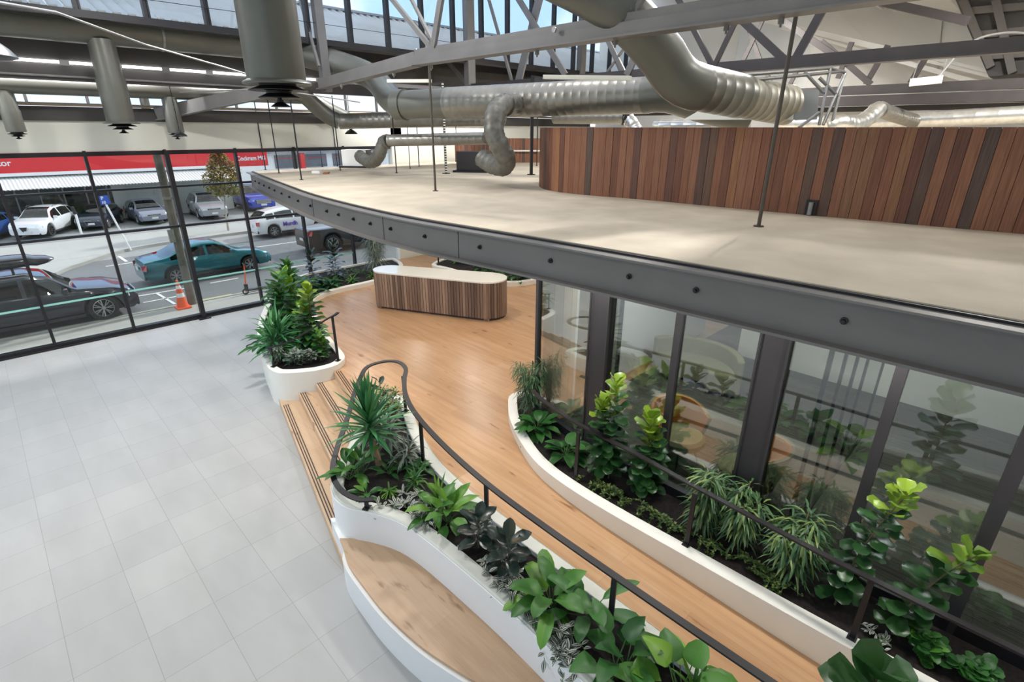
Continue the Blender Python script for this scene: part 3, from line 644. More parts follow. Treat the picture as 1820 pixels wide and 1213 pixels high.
# ================================================================ ducts
def spiral(path, r, pitch=.15, amp=.006, n=24):
    amp *= .35
    L = sum((Vector(path[i+1])-Vector(path[i])).length for i in range(len(path)-1)); m = int(L/pitch); b = MB()
    P = []; R = []
    for i in range(len(path)-1):
        a, c = Vector(path[i]), Vector(path[i+1]); l = (c-a).length; k = max(1, int(l/pitch))
        for j in range(k):
            for t_, rr in ((0, r), (.46, r), (.5, r+amp), (.54, r)): P.append(a.lerp(c, (j+t_)/k)); R.append(rr)
    P.append(Vector(path[-1])); R.append(r)
    return b.tube(P, R, n, True)
def smo(o): return smooth_by(o, 50)
D2a, D2b = Vector((6.75, 10.1, 5.20)), Vector((8.55, 5.3, 5.28))
du = thing('ceiling_duct', 'large silver spiral duct running level above the deck', 'duct', (7.5, 8, 4.9), 'ducts')
pm = D2a.lerp(D2b, .22)
smo(spiral([pm, D2b], .29).build('spiral_run', M['galv'], du))
smo(MB().tube([D2a, pm], .275, 24).build('plain_run', M['duct'], du))
smo(MB().tube(spline([(5.9, 13.65, 6.50), (6.25, 13.5, 6.42), atd(652, 132, 12.3), atd(694, 176, 11.4), D2a], 16), .27, 24, rfun=lambda q: .29-.02*q).build('elbow', M['duct'], du))
smo(MB().tube([D2a-(D2b-D2a).normalized()*.12, D2a+(D2b-D2a).normalized()*.1], .305, 24).build('collar', M['duct'], du))
end = atd(1330, 206, 8.9); dd_ = (D2b-D2a).normalized(); smo(MB().tube(spline([D2b-dd_*.1, D2b+dd_*.3, D2b.lerp(end, .6), end], 10), .29, 24, rfun=lambda q: .295-.04*q).build('reducer', M['duct'], du))
du = thing('ceiling_duct', 'large olive duct coming down from the nearest truss to the air handler', 'duct', (6.9, 3.9, 5), 'ducts')
smo(MB().tube(spline([atd(960, -60, 6.2), atd(1090, 8, 6.3), atd(1165, 85, 6.6), atd(1195, 128, 6.8)], 10)+spline([atd(1195, 128, 6.8), atd(1213, 146, 6.85), atd(1240, 156, 6.95)], 5)[1:], .29, 24).build('elbow', M['duct'], du))
smo(spiral([atd(1236, 155, 6.95), atd(1318, 172, 7.35)], .285).build('spiral_run', M['duct'], du))
smo(spiral([atd(1318, 172, 7.35), atd(1400, 188, 7.7)], .27, .11).build('sleeve', mat('dusty_galv', (.36, .34, .28), .5, .4, .2, 5), du))
# street-side duct with drop diffusers
du = thing('ceiling_duct', 'long grey duct above the street windows, nearer the camera', 'duct', (2, 13.6, 6.4), 'ducts')
smo(spiral([(-6, 13.65, 6.52), (5.95, 13.65, 6.50)], .30, .6, .004).build('spiral_run', M['duct'], du))
MB().lathe([(.305, -.02), (.32, -.02), (.32, .02), (.305, .02)], (3.45, 13.65, 6.51), 24, R=Matrix.Rotation(PI/2, 3, 'Y')).build('clamp_band', M['galvpipe'], du)
du = thing('ceiling_duct', 'thin grey duct close against the street wall above the windows', 'duct', (2, 14.7, 5.55), 'ducts')
smo(MB().tube([(-6, 14.75, 5.53), (7.0, 14.75, 5.53), (7.4, 14.85, 5.30), (8.1, 15.0, 5.05)], .18, 20).build('run', M['duct'], du))
def cone_stack(b, c, r, z):
    x, y = c
    for k, (r0, r1, dz) in enumerate(((.62, 1.0, 0), (.42, .72, -.12), (.12, .34, -.26))):
        b.lathe([(r*r0, z+dz*r*2), (r*r0, z+dz*r*2-.02), (r*r1, z+dz*r*2-.22*r), (r*r1*.96, z+dz*r*2-.24*r), (r*r0*.8, z+dz*r*2-.05)], (x, y, 0), 28)
    b.lathe([(.02, z+.05), (.02, z-.6*r)], (x, y, 0), 6)
def diffuser(label, x, y, zt, zb, r, flange=True, fl=1.25):
    t = thing('drop_diffuser', label, 'air diffuser', (x, y, zb), 'drop diffusers')
    h = zt-zb; b = MB(); b.lathe([(r*.9, zt), (r*.92, zb+h*.55), (r*.99, zb+h*.55), (r, zb+h*.5), (r*.97, zb+h*.4), (r*.98, zb+.02), (r*.95, zb), (r*.6, zb)], (x, y, 0), 32)
    smo(b.build('drop_pipe', M['duct'], t))
    if flange: smo(MB().lathe([(r*.95, zb+.03), (r*fl, zb+.01), (r*fl*1.02, zb), (r*fl, zb-.012), (r*.9, zb)], (x, y, 0), 32).build('flange', M['duct'], t))
    b = MB(); cone_stack(b, (x, y), r*1.0, zb); smo(b.build('cone', M['black'], t))
diffuser('largest drop diffuser, hanging nearest the camera above the hall', 2.10, 5.02, 9.0, 5.09, .245, True, 1.13)
diffuser('mid-sized drop diffuser left of the largest one, over the window wall', 2.42, 13.6, 6.3, 4.83, .25)
diffuser('small drop diffuser at the far left of the window wall', .86, 14.75, 5.4, 4.66, .16, False)
diffuser('small drop diffuser right of the mid-sized one', 3.64, 14.75, 5.4, 4.64, .17, False)
# secondary ducts over the deck
du = thing('ceiling_duct', 'slim level spiral duct just above the deck between two flexible bends', 'duct', (7.5, 10, 4.5), 'ducts')
d5a, d5b = atd(690, 250, 11.6), atd(864, 246, 11.2); smo(spiral([d5a, d5b], .125, .14, .005, 16).build('spiral_run', M['galv'], du))
du = thing('ceiling_duct', 'silver spiral duct behind the large one, close to the street wall', 'duct', (9, 14, 5), 'ducts')
d7a, d7b = atd(603, 216, 14.2), atd(858, 210, 14.6); smo(spiral([d7a, d7b], .20, .16, .006, 20).build('spiral_run', M['galv'], du))
smo(MB().tube(spline([atd(520, 150, 13.2), atd(560, 188, 13.8), atd(585, 208, 14.1), d7a], 12), .2, 20).build('elbow', M['duct'], du))
def crinkle(path, r, n=18, seed=1, N=70, amp=.07):
    rr = random.Random(seed); P = spline(path, N); b = MB(); b.tube(P, [r*(1+amp*rr.uniform(-1, 1)*(1 if i % 2 else -.6)) for i in range(N)], n)
    b.v = [tuple(Vector(v)+Vector((rr.uniform(-1, 1), rr.uniform(-1, 1), rr.uniform(-1, 1)))*r*.045) for v in b.v]; return b
t = thing('flexible_duct', 'crinkled grey flexible duct looping from the large duct down to the deck box', 'flexible duct', (6.9, 7.2, 3.7), 'flexible ducts')
pth = [atd(915, 186, 9.6), atd(895, 186, 9.3), atd(880, 204, 9.1), atd(878, 235, 9.1), atd(889, 262, 9.2), atd(900, 285, 9.4), atd(893, 296, 9.7), atd(876, 293, 10.0), atd(858, 282, 10.2)]
smo(crinkle(pth, .175, seed=4).build('hose', M['flex'], t)); smo(MB().tube([atd(922, 188, 9.9), atd(898, 187, 9.35)], .19, 20).build('collar', M['duct'], t))
t = thing('flexible_duct', 'crinkled grey flexible duct dropping from the slim duct to the white deck box', 'flexible duct', (6.9, 11.5, 3.8), 'flexible ducts')
smo(crinkle([d5a, atd(682, 254, 11.7), atd(676, 270, 11.8), atd(668, 284, 12.1), atd(655, 288, 12.6), atd(640, 278, 13.0)], .14, seed=5).build('hose', M['flex'], t))
t = thing('flexible_duct', 'short flexible bend joining the slim duct to the large duct', 'flexible duct', (8.3, 9.2, 4.5), 'flexible ducts')
smo(crinkle([d5b, atd(876, 240, 11.0), atd(884, 225, 10.6), atd(890, 205, 10.3)], .13, seed=6, N=40).build('hose', M['flex'], t))
t = thing('flexible_duct', 'silver foil flexible duct rising behind the timber screen', 'flexible duct', (11, 3, 4.6), 'flexible ducts')
zf = 9.8; smo(crinkle([atd(1462, 226, zf), atd(1490, 219, zf), atd(1520, 222, zf+.2), atd(1545, 208, zf+.4), atd(1560, 195, zf+.5), atd(1570, 200, zf+.8)], .15, seed=8).build('hose', M['silver'], t))
smo(spiral([atd(1565, 196, zf+.5), atd(1645, 222, zf+2)], .14, .12, .005, 16).build('spiral_run', M['galv'], t))
t = thing('ceiling_duct', 'long silver insulated duct along the white wall behind the screen', 'duct', (15, 3, 5), 'ducts')
smo(spiral([atx(1380, 222, 15), atx(1640, 213, 15.), atx(1840, 203, 15.)], .17, .3, .008, 18).build('spiral_run', M['silver'], t))
t = thing('ceiling_duct', 'silver duct with black collar above the left end of the timber screen', 'duct', (13, 9, 5), 'ducts')
smo(spiral([atd(985, 208, 13), atd(1110, 208, 12.2)], .16, .16, .006, 18).build('spiral_run', M['galv'], t)); smo(MB().tube([atd(1108, 208, 12.2), atd(1116, 210, 12.2)], .18, 18).build('collar', M['black'], t))
smo(crinkle([atd(1114, 210, 12.2), atd(1125, 222, 12.1), atd(1135, 240, 12.)], .15, seed=9, N=30).build('hose', M['silver'], t))
t = thing('ceiling_duct', 'foil wrapped duct peeking over the timber screen, left of the air handler', 'duct', (13, 7, 4.8), 'ducts')
smo(spiral([atd(1165, 224, 12.4), atd(1330, 222, 11)], .15, .3, .006, 18).build('run', M['silver'], t))
# plenum boxes on the deck
def pbox(label, x, y, sx, sy, h, rz, m1):
    t = thing('plenum_box', label, 'duct box', (x, y, DZ), None, rz)
    MB().box((0, 0, h/2+.05), (sx, sy, h)).build('body', m1, t, local=True, bevel=.004)
    MB().box((0, 0, .025), (sx+.16, sy+.16, .05)).build('base_tray', M['black'], t, local=True)
    MB().box((sx/2+.003, 0, h/2+.05), (.006, sy*.97, h*.96)).build('open_face', M['roofdark'], t, local=True)
pbox('dark steel duct box on the deck beside the looping flexible duct', 9.45, 11.0, .75, .55, .46, math.radians(-55), M['steel'])
pbox('white duct box on the deck near the street wall', 8.10, 14.6, .72, .45, .44, math.radians(-50), M['white'])
# air handler and its pipe frame
ah = thing('air_handler', 'white and grey air handling box where the big ducts end', 'air handler', (8.9, 3.2, 4.9))
A = [atd(1335, 150, 8.2), atd(1414, 150, 7.3), atd(1414, 214, 7.3), atd(1335, 214, 8.2)]
A = [atd(1325, 152, 7.9), atd(1416, 152, 7.5), atd(1410, 213, 7.5), atd(1215, 213, 8.4)]
def thick(b, P, dv): P = [Vector(p) for p in P]; n = len(P); vs = P+[p+dv for p in P]; b.add(vs, [tuple(range(n)), tuple(range(2*n-1, n-1, -1))]+[(i, n+i, n+(i+1) % n, (i+1) % n) for i in range(n)]); return b
thick(MB(), A, Vector((.25, .1, .03))).build('white_panel', M['cream'], ah)
B_ = [atd(1417, 158, 7.5), atd(1456, 160, 7.55), atd(1452, 212, 7.55), atd(1411, 213, 7.5)]; thick(MB(), B_, Vector((.5, .15, .0))).build('grey_case', mat('ahu_grey', (.20, .215, .22), .5, .2), ah)
b = MB(); zz = 7.2
for p, q in (((1300, 135), (1478, 121)), ((1310, 145), (1500, 127)), ((1476, 122), (1456, 222)), ((1478, 122), (1503, 130)), ((1503, 130), (1463, 222)), ((1500, 134), (1480, 214)), ((1430, 128), (1464, 165)), ((1456, 138), (1490, 172)), ((1420, 227), (1456, 200))):
    b.tube([atd(*p, zz), atd(*q, zz)], .022, 8)
tag(b.build('pipe_frame', M['galvpipe']), 'galvanised pipe support frame around the air handler', 'pipe frame')
# ================================================================ hanger rods and posts on the deck
def rod(label, bx, tx, r, top=None, m='black', foot=True):
    B = atz(bx[0], bx[1], DZ); d = ray(*tx); t_ = (B.x*d.x+B.y*d.y)/(d.x*d.x+d.y*d.y); zt = top or CAM_Z+d.z*t_
    t = thing('hanger_rod', label, 'hanger rod', (B.x, B.y, DZ), 'hanger rods on the deck')
    MB().tube([(B.x, B.y, DZ), (B.x, B.y, zt)], r, 8).build('rod', M[m], t)
    if foot: MB().lathe([(0, .012), (r*2.6, .012), (r*2.6, 0)], (B.x, B.y, DZ), 12).build('foot_plate', M[m], t)
M['rodm'] = mat('brown_grey_rod', (.10, .085, .07), .5, .3)
rod('thick hanger rod nearest the camera, in front of the timber screen', (1348, 403), (1408, 20), .022, m='rodm')
rod('hanger rod standing alone in the middle of the bare deck', (774, 340), (762, 118), .020, m='rodm')
rod('hanger rod left of the perforated post', (705, 308), (697, 190), .014)
rod('hanger rod beside the white duct box', (605, 303), (590, 170), .014)
rod('hanger rod nearest the street end of the deck edge', (536, 320), (520, 178), .016)
rod('hanger rod at the street end, between two others', (496, 308), (478, 178), .014)
rod('leftmost hanger rod at the deck tip', (472, 302), (451, 178), .014)
rod('hanger rod behind the brown offcut on the deck', (573, 297), (560, 150), .012)
rod('hanger rod behind the slim duct, left of three', (729, 300), (729, 200), .010)
rod('hanger rod behind the slim duct, middle of three', (745, 296), (741, 200), .014)
rod('hanger rod behind the slim duct, right of three', (759, 288), (755, 205), .014)
rod('hanger rod left of the far timber screen', (812, 288), (812, 205), .012)
rod('hanger rod between the square post and the near screen', (954, 295), (954, 205), .016)
rod('hanger rod close to the far window corner', (600, 296), (592, 205), .012)
for lab, bx, tx, wd, arm in (('perforated steel strut post with a cross arm', (793, 309), (786, 145), .055, (760, 150)), ('square black post with a cross arm beside the near timber screen', (944, 311), (944, 134), .07, (1018, 148))):
    B = atz(bx[0], bx[1], DZ); d = ray(*tx); t_ = (B.x*d.x+B.y*d.y)/(d.x*d.x+d.y*d.y); zt = CAM_Z+d.z*t_
    t = thing('strut_post', lab, 'post', (B.x, B.y, DZ)); MB().box((B.x, B.y, (DZ+zt)/2), (wd, wd, zt-DZ), -.6).build('post', M['black'] if wd > .06 else M['steel'], t)
    if wd < .06:
        b = MB(); z = DZ+.05
        while z < zt-.05: b.box((B.x-.012, B.y-.026, z), (.05, .02, .028), -.75); z += .06
        b.build('slots', M['cream'], t)
    MB().box((B.x, B.y, DZ+.01), (.14, .14, .02)).build('foot_plate', M['black'], t)
    T = Vector((B.x, B.y, zt-.03)); dep = (T-CAM).dot(fw); MB().bar(T, atd(arm[0], arm[1], dep+(.5 if wd > .06 else 0)), .05, .05).build('cross_arm', M['black'] if wd > .06 else M['steel'], t)
# white cable trays
tag(MB().bar(atd(968, 137, 8.4), atd(1120, 139, 7.6), .10, .06).build('cable_tray', M['cream']), 'pale cable tray under the trusses, above the silver duct', 'cable tray')
tag(MB().bar(atd(690, 144, 9.2), atd(765, 144, 8.8), .08, .05).build('cable_tray', M['cream']), 'short pale cable tray left of the perforated post', 'cable tray')
# ================================================================ timber screens on the deck
sc = thing('timber_screen', 'long curved screen of vertical cedar boards on the deck', 'timber screen', (7.6, 3, DZ))
sp = [(8.9, 7.75), (8.35, 7.55), (7.9, 7.2), (7.55, 6.75), (7.36, 6.2), (7.36, 5.5), (7.48, 4.8), (7.56, 3.7), (7.60, 2.8), (7.70, 1.8), (7.77, .95), (7.88, .1), (8.05, -1.2), (8.2, -2.6)]
slats(sp, DZ, 4.765, .118, 'boards', M['cedar'], sc, .022, False, random.Random(11), gap=.005)
o2 = offline([tuple(p) for p in sp], .05); b = MB()
for i in range(len(o2)-1): b.bar((o2[i][0], o2[i][1], 4.225), (o2[i+1][0], o2[i+1][1], 4.225), .04, 1.05)
b.build('backing', M['black'], sc)
s2 = thing('timber_screen', 'distant cedar board screen with a pale rail, left of the near screen', 'timber screen', (13, 13.5, DZ))
slats([(12.0, 14.9), (12.35, 14.2), (12.9, 13.6), (13.9, 12.75), (15.2, 12.0)], DZ, 4.47, .12, 'boards', M['cedar'], s2, .022, False, random.Random(12))
b = MB(); b.bar((12.8, 13.55, 4.08), (13.85, 12.65, 4.08), .03, .05); b.build('rail', M['cream'], s2)
# small things on the deck
p = atz(1122, 350, DZ); t = thing('caulking_tool', 'red tool leaning on the near timber screen', 'tool', (p.x, p.y, DZ))
M['red'] = mat('red_plastic', (.62, .03, .03), .4); MB().tube([(p.x-.07, p.y+.0, DZ+.01), (p.x-.06, p.y-.02, DZ+.10)], .007, 6).build('nozzle', M['cream'], t); MB().tube([(p.x-.06, p.y-.02, DZ+.09), (p.x-.035, p.y-.04, DZ+.22)], .016, 8).build('body', M['red'], t); MB().tube([(p.x-.04, p.y-.04, DZ+.21), (p.x-.05, p.y-.08, DZ+.24), (p.x-.03, p.y-.09, DZ+.18)], .01, 6).build('trigger', M['red'], t)
p = atz(1442, 382, DZ); t = thing('outlet_box', 'small grey pipe outlet set into the foot of the near screen', 'outlet', (p.x, p.y, DZ))
MB().box((p.x-.07, p.y, DZ+.10), (.03, .13, .19), .05).build('recess', M['black'], t); MB().tube([(p.x-.10, p.y, DZ+.01), (p.x-.10, p.y, DZ+.17)], .03, 12).build('pipe', M['galvpipe'], t)
p = atz(563, 308, DZ); tag(MB().box((p.x, p.y, DZ+.03), (.14, .2, .06), .7).build('foam_block', M['white']), 'small white block lying on the deck', 'block')
p = atz(580, 309, DZ); tag(MB().box((p.x, p.y, DZ+.015), (.12, .34, .03), -.6).build('timber_offcut', mat('brown_offcut', (.35, .14, .05), .7)), 'brown timber offcut lying on the deck', 'offcut')
# ================================================================ pendant lamps
def pendant(label, c, r, zrim, cord, lit=True, e=60):
    t = thing('pendant_lamp', label, 'pendant lamp', (c[0], c[1], zrim), 'pendant lamps')
    x, y = c; smo(MB().lathe([(r*.12, zrim+r*.95), (r*.2, zrim+r*.9), (r*.25, zrim+r*.6), (r*.55, zrim+r*.45), (r*.9, zrim+r*.14), (r, zrim), (r*1.02, zrim-.012), (r*.97, zrim-.005), (r*.87, zrim+r*.12), (r*.5, zrim+r*.38), (0, zrim+r*.42)], (x, y, 0), 36).build('shade', mat('pendant_shade', (.05, .05, .05), .35, .4) if 'pendant_shade' not in bpy.data.materials else bpy.data.materials['pendant_shade'], t))
    MB().lathe([(0, zrim+r*.10), (r*.80, zrim+r*.10), (r*.80, zrim+r*.08), (0, zrim+r*.08)], (x, y, 0), 30).build('diffuser', M['lamp'], t)
    MB().tube([(x, y, zrim+r*.9), (x, y, cord)], .008, 6).build('cord', M['black'], t)
M['lamp'] = mat('lamp_diffuser', (.9, .9, .9), .4, emis=((1, .96, .88), 2.2))
pendant('large dome pendant cut by the left edge of the photo', (.17, 7.1), .42, 5.33, 9)
pendant('small dome pendant over the street windows', (3.6, 14.32), .14, 4.58, 5.6)
pendant('small dome pendant near the deck tip', (7.85, 14.32), .17, 4.62, 5.6)
def lamp_at(x, y, z, size, e, col=(1, .97, .92)):
    l = bpy.data.lights.new('lamp', 'AREA'); l.shape = 'DISK'; l.energy = e; l.size = size; l.color = col; lo = bpy.data.objects.new('lamp', l); COL.objects.link(lo); lo.location = (x, y, z); return lo
lamp_at(.17, 7.1, 5.34, .6, 20)
# more dome pendants, added unseen above the frame to brighten the hall
for x, y, z, e in ((-2.6, 3.6, 7.3, 8), (-2.6, 9.6, 7.4, 120), (2.6, 9.2, 7.9, 165), (2.0, 1.2, 7.4, 8), (8.2, 7.4, 8.6, 30), (8.2, 1.8, 7.8, 25), (14, 6.8, 7.7, 330), (12.6, .2, 7.4, 260)):
    pendant('added dome pendant lamp high above the hall, out of view', (x, y), .42, z, z+1.6); lamp_at(x, y, z-.02, .75, e)
# downlights added in the unseen deck soffit to brighten the platform
for x, y in ((5.2, 6.4), (5.2, 8.4), (5.8, 10.6), (6.6, 12.8), (7.4, 6.6), (7.6, 8.8), (9.2, 7.2), (9.0, 10.8), (8.8, 13.2), (11, 8.8), (11, 12)):
    t = thing('added_downlight', 'added round downlight set into the deck soffit over the platform', 'downlight', (x, y, 3.42), 'added soffit downlights')
    MB().lathe([(.10, 3.425), (.11, 3.41), (.085, 3.405), (.085, 3.425)], (x, y, 0), 20).build('trim_ring', M['white'], t); MB().lathe([(0, 3.422), (.083, 3.422)], (x, y, 0), 20).build('lens', M['lamp'], t)
    lamp_at(x, y, 3.395, .16, 13)
lamp_at(6.1, 3.6, 3.38, .3, 14)  # bare lamp added to brighten the beige panel corner
# small downlights added under the deck overhang to brighten planter and ramp
for y in (-1.0, .5, 2.0, 3.4, 4.9):
    t = thing('added_downlight', 'added small downlight under the deck overhang, above the glass-side planter', 'downlight', (4.5, y, 3.42), 'added overhang downlights')
    MB().lathe([(.07, 3.425), (.08, 3.41), (.06, 3.405), (.06, 3.425)], (4.5, y, 0), 20).build('trim_ring', M['white'], t); MB().lathe([(0, 3.422), (.058, 3.422)], (4.5, y, 0), 20).build('lens', M['lamp'], t)
    lamp_at(4.5, y, 3.395, .12, 13)
# glowing dashes stand in for daylight gaps; added area lamps brighten the wall band
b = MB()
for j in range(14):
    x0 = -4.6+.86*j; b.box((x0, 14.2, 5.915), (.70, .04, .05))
o = b.build('linear_light', mat('linear_lamp', (.9, .9, .9), .5, emis=((1, .99, .96), 2.6))); tag(o, 'broken glowing line standing in for daylight gaps under the dark beams, upper left', 'light')
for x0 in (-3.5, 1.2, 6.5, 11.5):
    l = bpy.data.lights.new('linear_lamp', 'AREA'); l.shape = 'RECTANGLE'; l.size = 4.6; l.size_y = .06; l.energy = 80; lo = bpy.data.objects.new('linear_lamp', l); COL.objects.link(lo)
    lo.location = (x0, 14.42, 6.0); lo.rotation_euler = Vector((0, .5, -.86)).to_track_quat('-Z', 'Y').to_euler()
# wires and conduit
tag(MB().tube([atd(-10, 3, 4), atd(100, 22, 5), atd(260, 80, 6.5), atd(400, 120, 7.6), atd(446, 134, 8)], .013, 8).build('conduit', M['galvpipe']), 'pale sloping conduit crossing the upper left of the hall', 'conduit')
tag(MB().tube([(-6, CY-.12, 6.95), (0, CY-.12, 6.93), (6, CY-.12, 6.95), (11, CY-.12, 6.95)], .006, 5).build('support_wire', M['black']), 'thin wire strung along the high windows', 'wire')
tag(MB().tube([(-6, 14.2, 5.68), (6.2, 14.2, 5.66)], .02, 8).build('conduit', M['galvpipe']), 'level conduit below the dark beams at upper left', 'conduit')
tag(MB().tube([atd(320, 164, 11), atd(480, 158, 9), atd(640, 182, 9.5)], .012, 6).build('conduit', M['galvpipe']), 'thin pale conduit below the largest diffuser', 'conduit')
p, q = atx(1655, 133, 10.9), atx(1640, 150, 10.8)
t = thing('emergency_light', 'white box light hanging on two chains from the second truss', 'light fitting', tuple(atd(1650, 142, 10)))
MB().bar(atd(1617, 147, 10.2), atd(1675, 141, 9.9), .14, .13).build('body', M['white'], t)
MB().tube([atd(1643, 82, 10.3), atd(1622, 140, 10.2)], .008, 6).build('chain', M['galvpipe'], t); MB().tube([atd(1692, 78, 10.0), atd(1672, 138, 9.9)], .008, 6).build('chain', M['galvpipe'], t)
tag(MB().tube(spline([atd(1668, 136, 9.9), atd(1690, 110, 9.9), atd(1705, 92, 9.9), atd(1740, 68, 9.9), atd(1790, 58, 9.9), atd(1830, 60, 9.9)], 16), .02, 8).build('cable', M['galvpipe']), 'looping grey cable over the second truss at upper right', 'cable')
# ================================================================ handrails
def flatbar(path, wd, th, N=80):
    P = spline(path, N); b = MB(); vs = []; fs = []
    for i, p in enumerate(P):
        d = (P[min(i+1, N-1)]-P[max(i-1, 0)]).normalized(); x = d.cross(Vector((0, 0, 1))).normalized(); u = x.cross(d)
        for sx, sy in ((-1, -1), (1, -1), (1, 1), (-1, 1)): vs.append(p+x*wd/2*sx+u*th/2*sy)
    for i in range(N-1):
        for k in range(4): fs.append((i*4+k, i*4+(k+1) % 4, (i+1)*4+(k+1) % 4, (i+1)*4+k))
    fs += [(3, 2, 1, 0), tuple((N-1)*4+k for k in range(4))]
    return b.add(vs, fs)
M['rail'] = mat('black_satin_rail', (.012, .010, .012), .5, .1, .1, 4)
def post(t, x, y, z0, z1, rz=0.0, wd=.022, dp=.045):
    MB().box((x, y, (z0+z1)/2), (wd, dp, z1-z0), rz).build('post', M['rail'], t); MB().box((x, y, z0+.006), (.09, .07, .012), rz).build('base_plate', M['rail'], t)
ra = thing('handrail', 'black handrail looping around the long planter between bench and ramp', 'handrail', (3, 4, .85))
PRB = [(2.20, 4.36, .97), (2.10, 4.44, .97), (2.035, 4.62, .97), (2.03, 4.85, .97), (2.10, 5.10, 1.00), (2.30, 5.36, 1.09), (2.62, 5.68, 1.22), (2.98, 6.08, 1.36), (3.22, 6.33, 1.42), (3.42, 6.53, 1.43), (3.60, 6.58, 1.43), (3.80, 6.52, 1.43), (3.89, 6.36, 1.43), (3.83, 6.1, 1.43), (3.62, 5.82, 1.43), (3.38, 5.44, 1.43), (3.18, 4.95, 1.43), (3.0, 4.2, 1.43), (2.87, 3.3, 1.43), (2.82, 2.4, 1.43), (2.80, 1.2, 1.43), (2.80, -.2, 1.43), (2.8, -2, 1.43)]
flatbar(PRB, .062, .018, 200).build('top_rail', M['rail'], ra)
for x, y in ((3.09, 4.69), (2.89, 3.28), (2.81, 1.66), (2.80, .05), (3.66, 5.92)): post(ra, x, y, .85, 1.425, .2)
post(ra, 2.14, 4.42, .85, .965, .5)
rc = thing('handrail', 'black handrail along the planter in front of the office glass', 'handrail', (4.4, 1, .75))
flatbar([(4.72, 4.35, 1.40), (4.60, 4.05, 1.40), (4.47, 3.38, 1.40), (4.42, 2.45, 1.40), (4.36, 1.85, 1.40), (4.30, .93, 1.40), (4.27, .37, 1.40), (4.27, -.5, 1.40), (4.28, -2.5, 1.40)], .055, .018, 80).build('top_rail', M['rail'], rc)
for x, y in ((4.30, 3.23), (4.24, 1.72), (4.25, .21), (4.27, -1.2)): post(rc, x+.02, y, .75, 1.395)
rd = thing('handrail', 'short black handrail beside the oak steps on the window planter', 'handrail', (3.5, 8.9, .72))
flatbar([(2.97, 9.22, 1.08), (3.05, 9.15, 1.10), (3.28, 8.98, 1.19), (3.6, 8.78, 1.38), (3.86, 8.62, 1.56), (3.99, 8.56, 1.62), (4.08, 8.6, 1.64)], .055, .018, 40).build('top_rail', M['rail'], rd)
post(rd, 3.0, 9.17, .72, 1.08, .4); post(rd, 3.96, 8.60, .72, 1.60, .4)
post_e = thing('handrail', 'black handrail post at the rear planter, seen past the counter', 'handrail', (9.8, 13.3, .74)); post(post_e, 9.80, 13.2, .74, 1.4); flatbar([(9.8, 13.25, 1.4), (9.82, 12.4, 1.4), (9.8, 11.4, 1.4), (9.86, 10.6, 1.4)], .045, .018, 20).build('top_rail', M['rail'], post_e)
# tablet-like sign behind the yucca
# ================================================================ plants
PROF = {'lance': [(0, .02), (.15, .55), (.35, .95), (.5, 1), (.7, .8), (.88, .4), (1, 0)],
        'sword': [(0, .6), (.2, .9), (.5, 1), (.75, .7), (1, 0)],
        'oval': [(0, .04), (.12, .55), (.3, .92), (.5, 1), (.72, .9), (.9, .5), (1, 0)],
        'heart': [(0, .25), (.1, .8), (.28, 1), (.5, .92), (.75, .58), (.92, .2), (1, 0)],
        'fiddle': [(0, .12), (.15, .5), (.32, .62), (.5, .85), (.72, 1), (.9, .75), (1, .1)],
        'thin': [(0, .3), (.3, 1), (.65, .8), (1, 0)], 'round': [(0, .3), (.25, .9), (.55, 1), (.85, .7), (1, .05)]}
def leaf(b, base, d, L, W, shape='oval', bend=.5, fold=.25, v=.5, stripe=False, wave=0, rr=random):
    pr = PROF[shape]; d = Vector(d).normalized(); p = Vector(base); side = d.cross(Vector((0, 0, 1)))
    if side.length < .05: side = Vector((rr.uniform(-1, 1), rr.uniform(-1, 1), 0))
    side.normalize(); n0 = len(b.v); vs = []; fs = []; last = 0
    cols = 7 if stripe else 3
    for i, (t, w_) in enumerate(pr):
        p = p+d*(t-last)*L; ax = side; 
        nrm = ax.cross(d).normalized(); hw = W/2*w_
        wv = wave*hw*math.sin(i*2.1)
        if stripe:
            for s in (-1, -.72, -.25, 0, .25, .72, 1): vs.append(p+side*hw*s+nrm*(abs(s)*hw*fold))
        else:
            vs += [p-side*hw+nrm*(hw*fold+wv), p, p+side*hw+nrm*(hw*fold-wv)]
        step = (pr[i+1][0]-t) if i+1 < len(pr) else 0; last = t
        d = (d+Vector((0, 0, -1))*bend*step).normalized()
    at = []
    for i in range(len(pr)-1):
        for k in range(cols-1):
            a = i*cols+k; fs.append((a, a+1, a+cols+1, a+cols))
            at.append((v if k not in (1, 4) else 0.85) if stripe else v+(.04 if k else -.04))
    b.add(vs, fs, at)
def jit(rr, s): return rr.uniform(-s, s)
def rosette(rr, b, c, n, L, W, shape, el=(20, 75), bend=.8, fold=.25, v=(.2, .8), ph=None, wave=0, petiole=None, pet_b=None):
    """leaves springing from one crown"""
    a0 = rr.uniform(0, 6.28)
    for i in range(n):
        a = a0+i*2.39996+jit(rr, .2); e = math.radians(el[0]+(el[1]-el[0])*(i+.5)/n+jit(rr, 7)); l = L*rr.uniform(.75, 1.1)
        d = Vector((math.cos(a)*math.cos(e), math.sin(a)*math.cos(e), math.sin(e))); p = Vector(c)
        if petiole:
            q = p+d*petiole*rr.uniform(.6, 1.1)+Vector((0, 0, petiole*.15)); pet_b.tube([p, p.lerp(q, .5)+Vector((0, 0, .01)), q], [.006, .005, .004], 5, False); p = q
            d = (d+Vector((math.cos(a), math.sin(a), 0))*.5).normalized()
        leaf(b, p, d, l, W*rr.uniform(.8, 1.1), shape, bend*rr.uniform(.6, 1.3), fold, rr.uniform(*v), wave=wave, rr=rr)
def new_plant(name, label, cat, x, y, z, group=None): return thing(name, label, cat, (x, y, z), group)
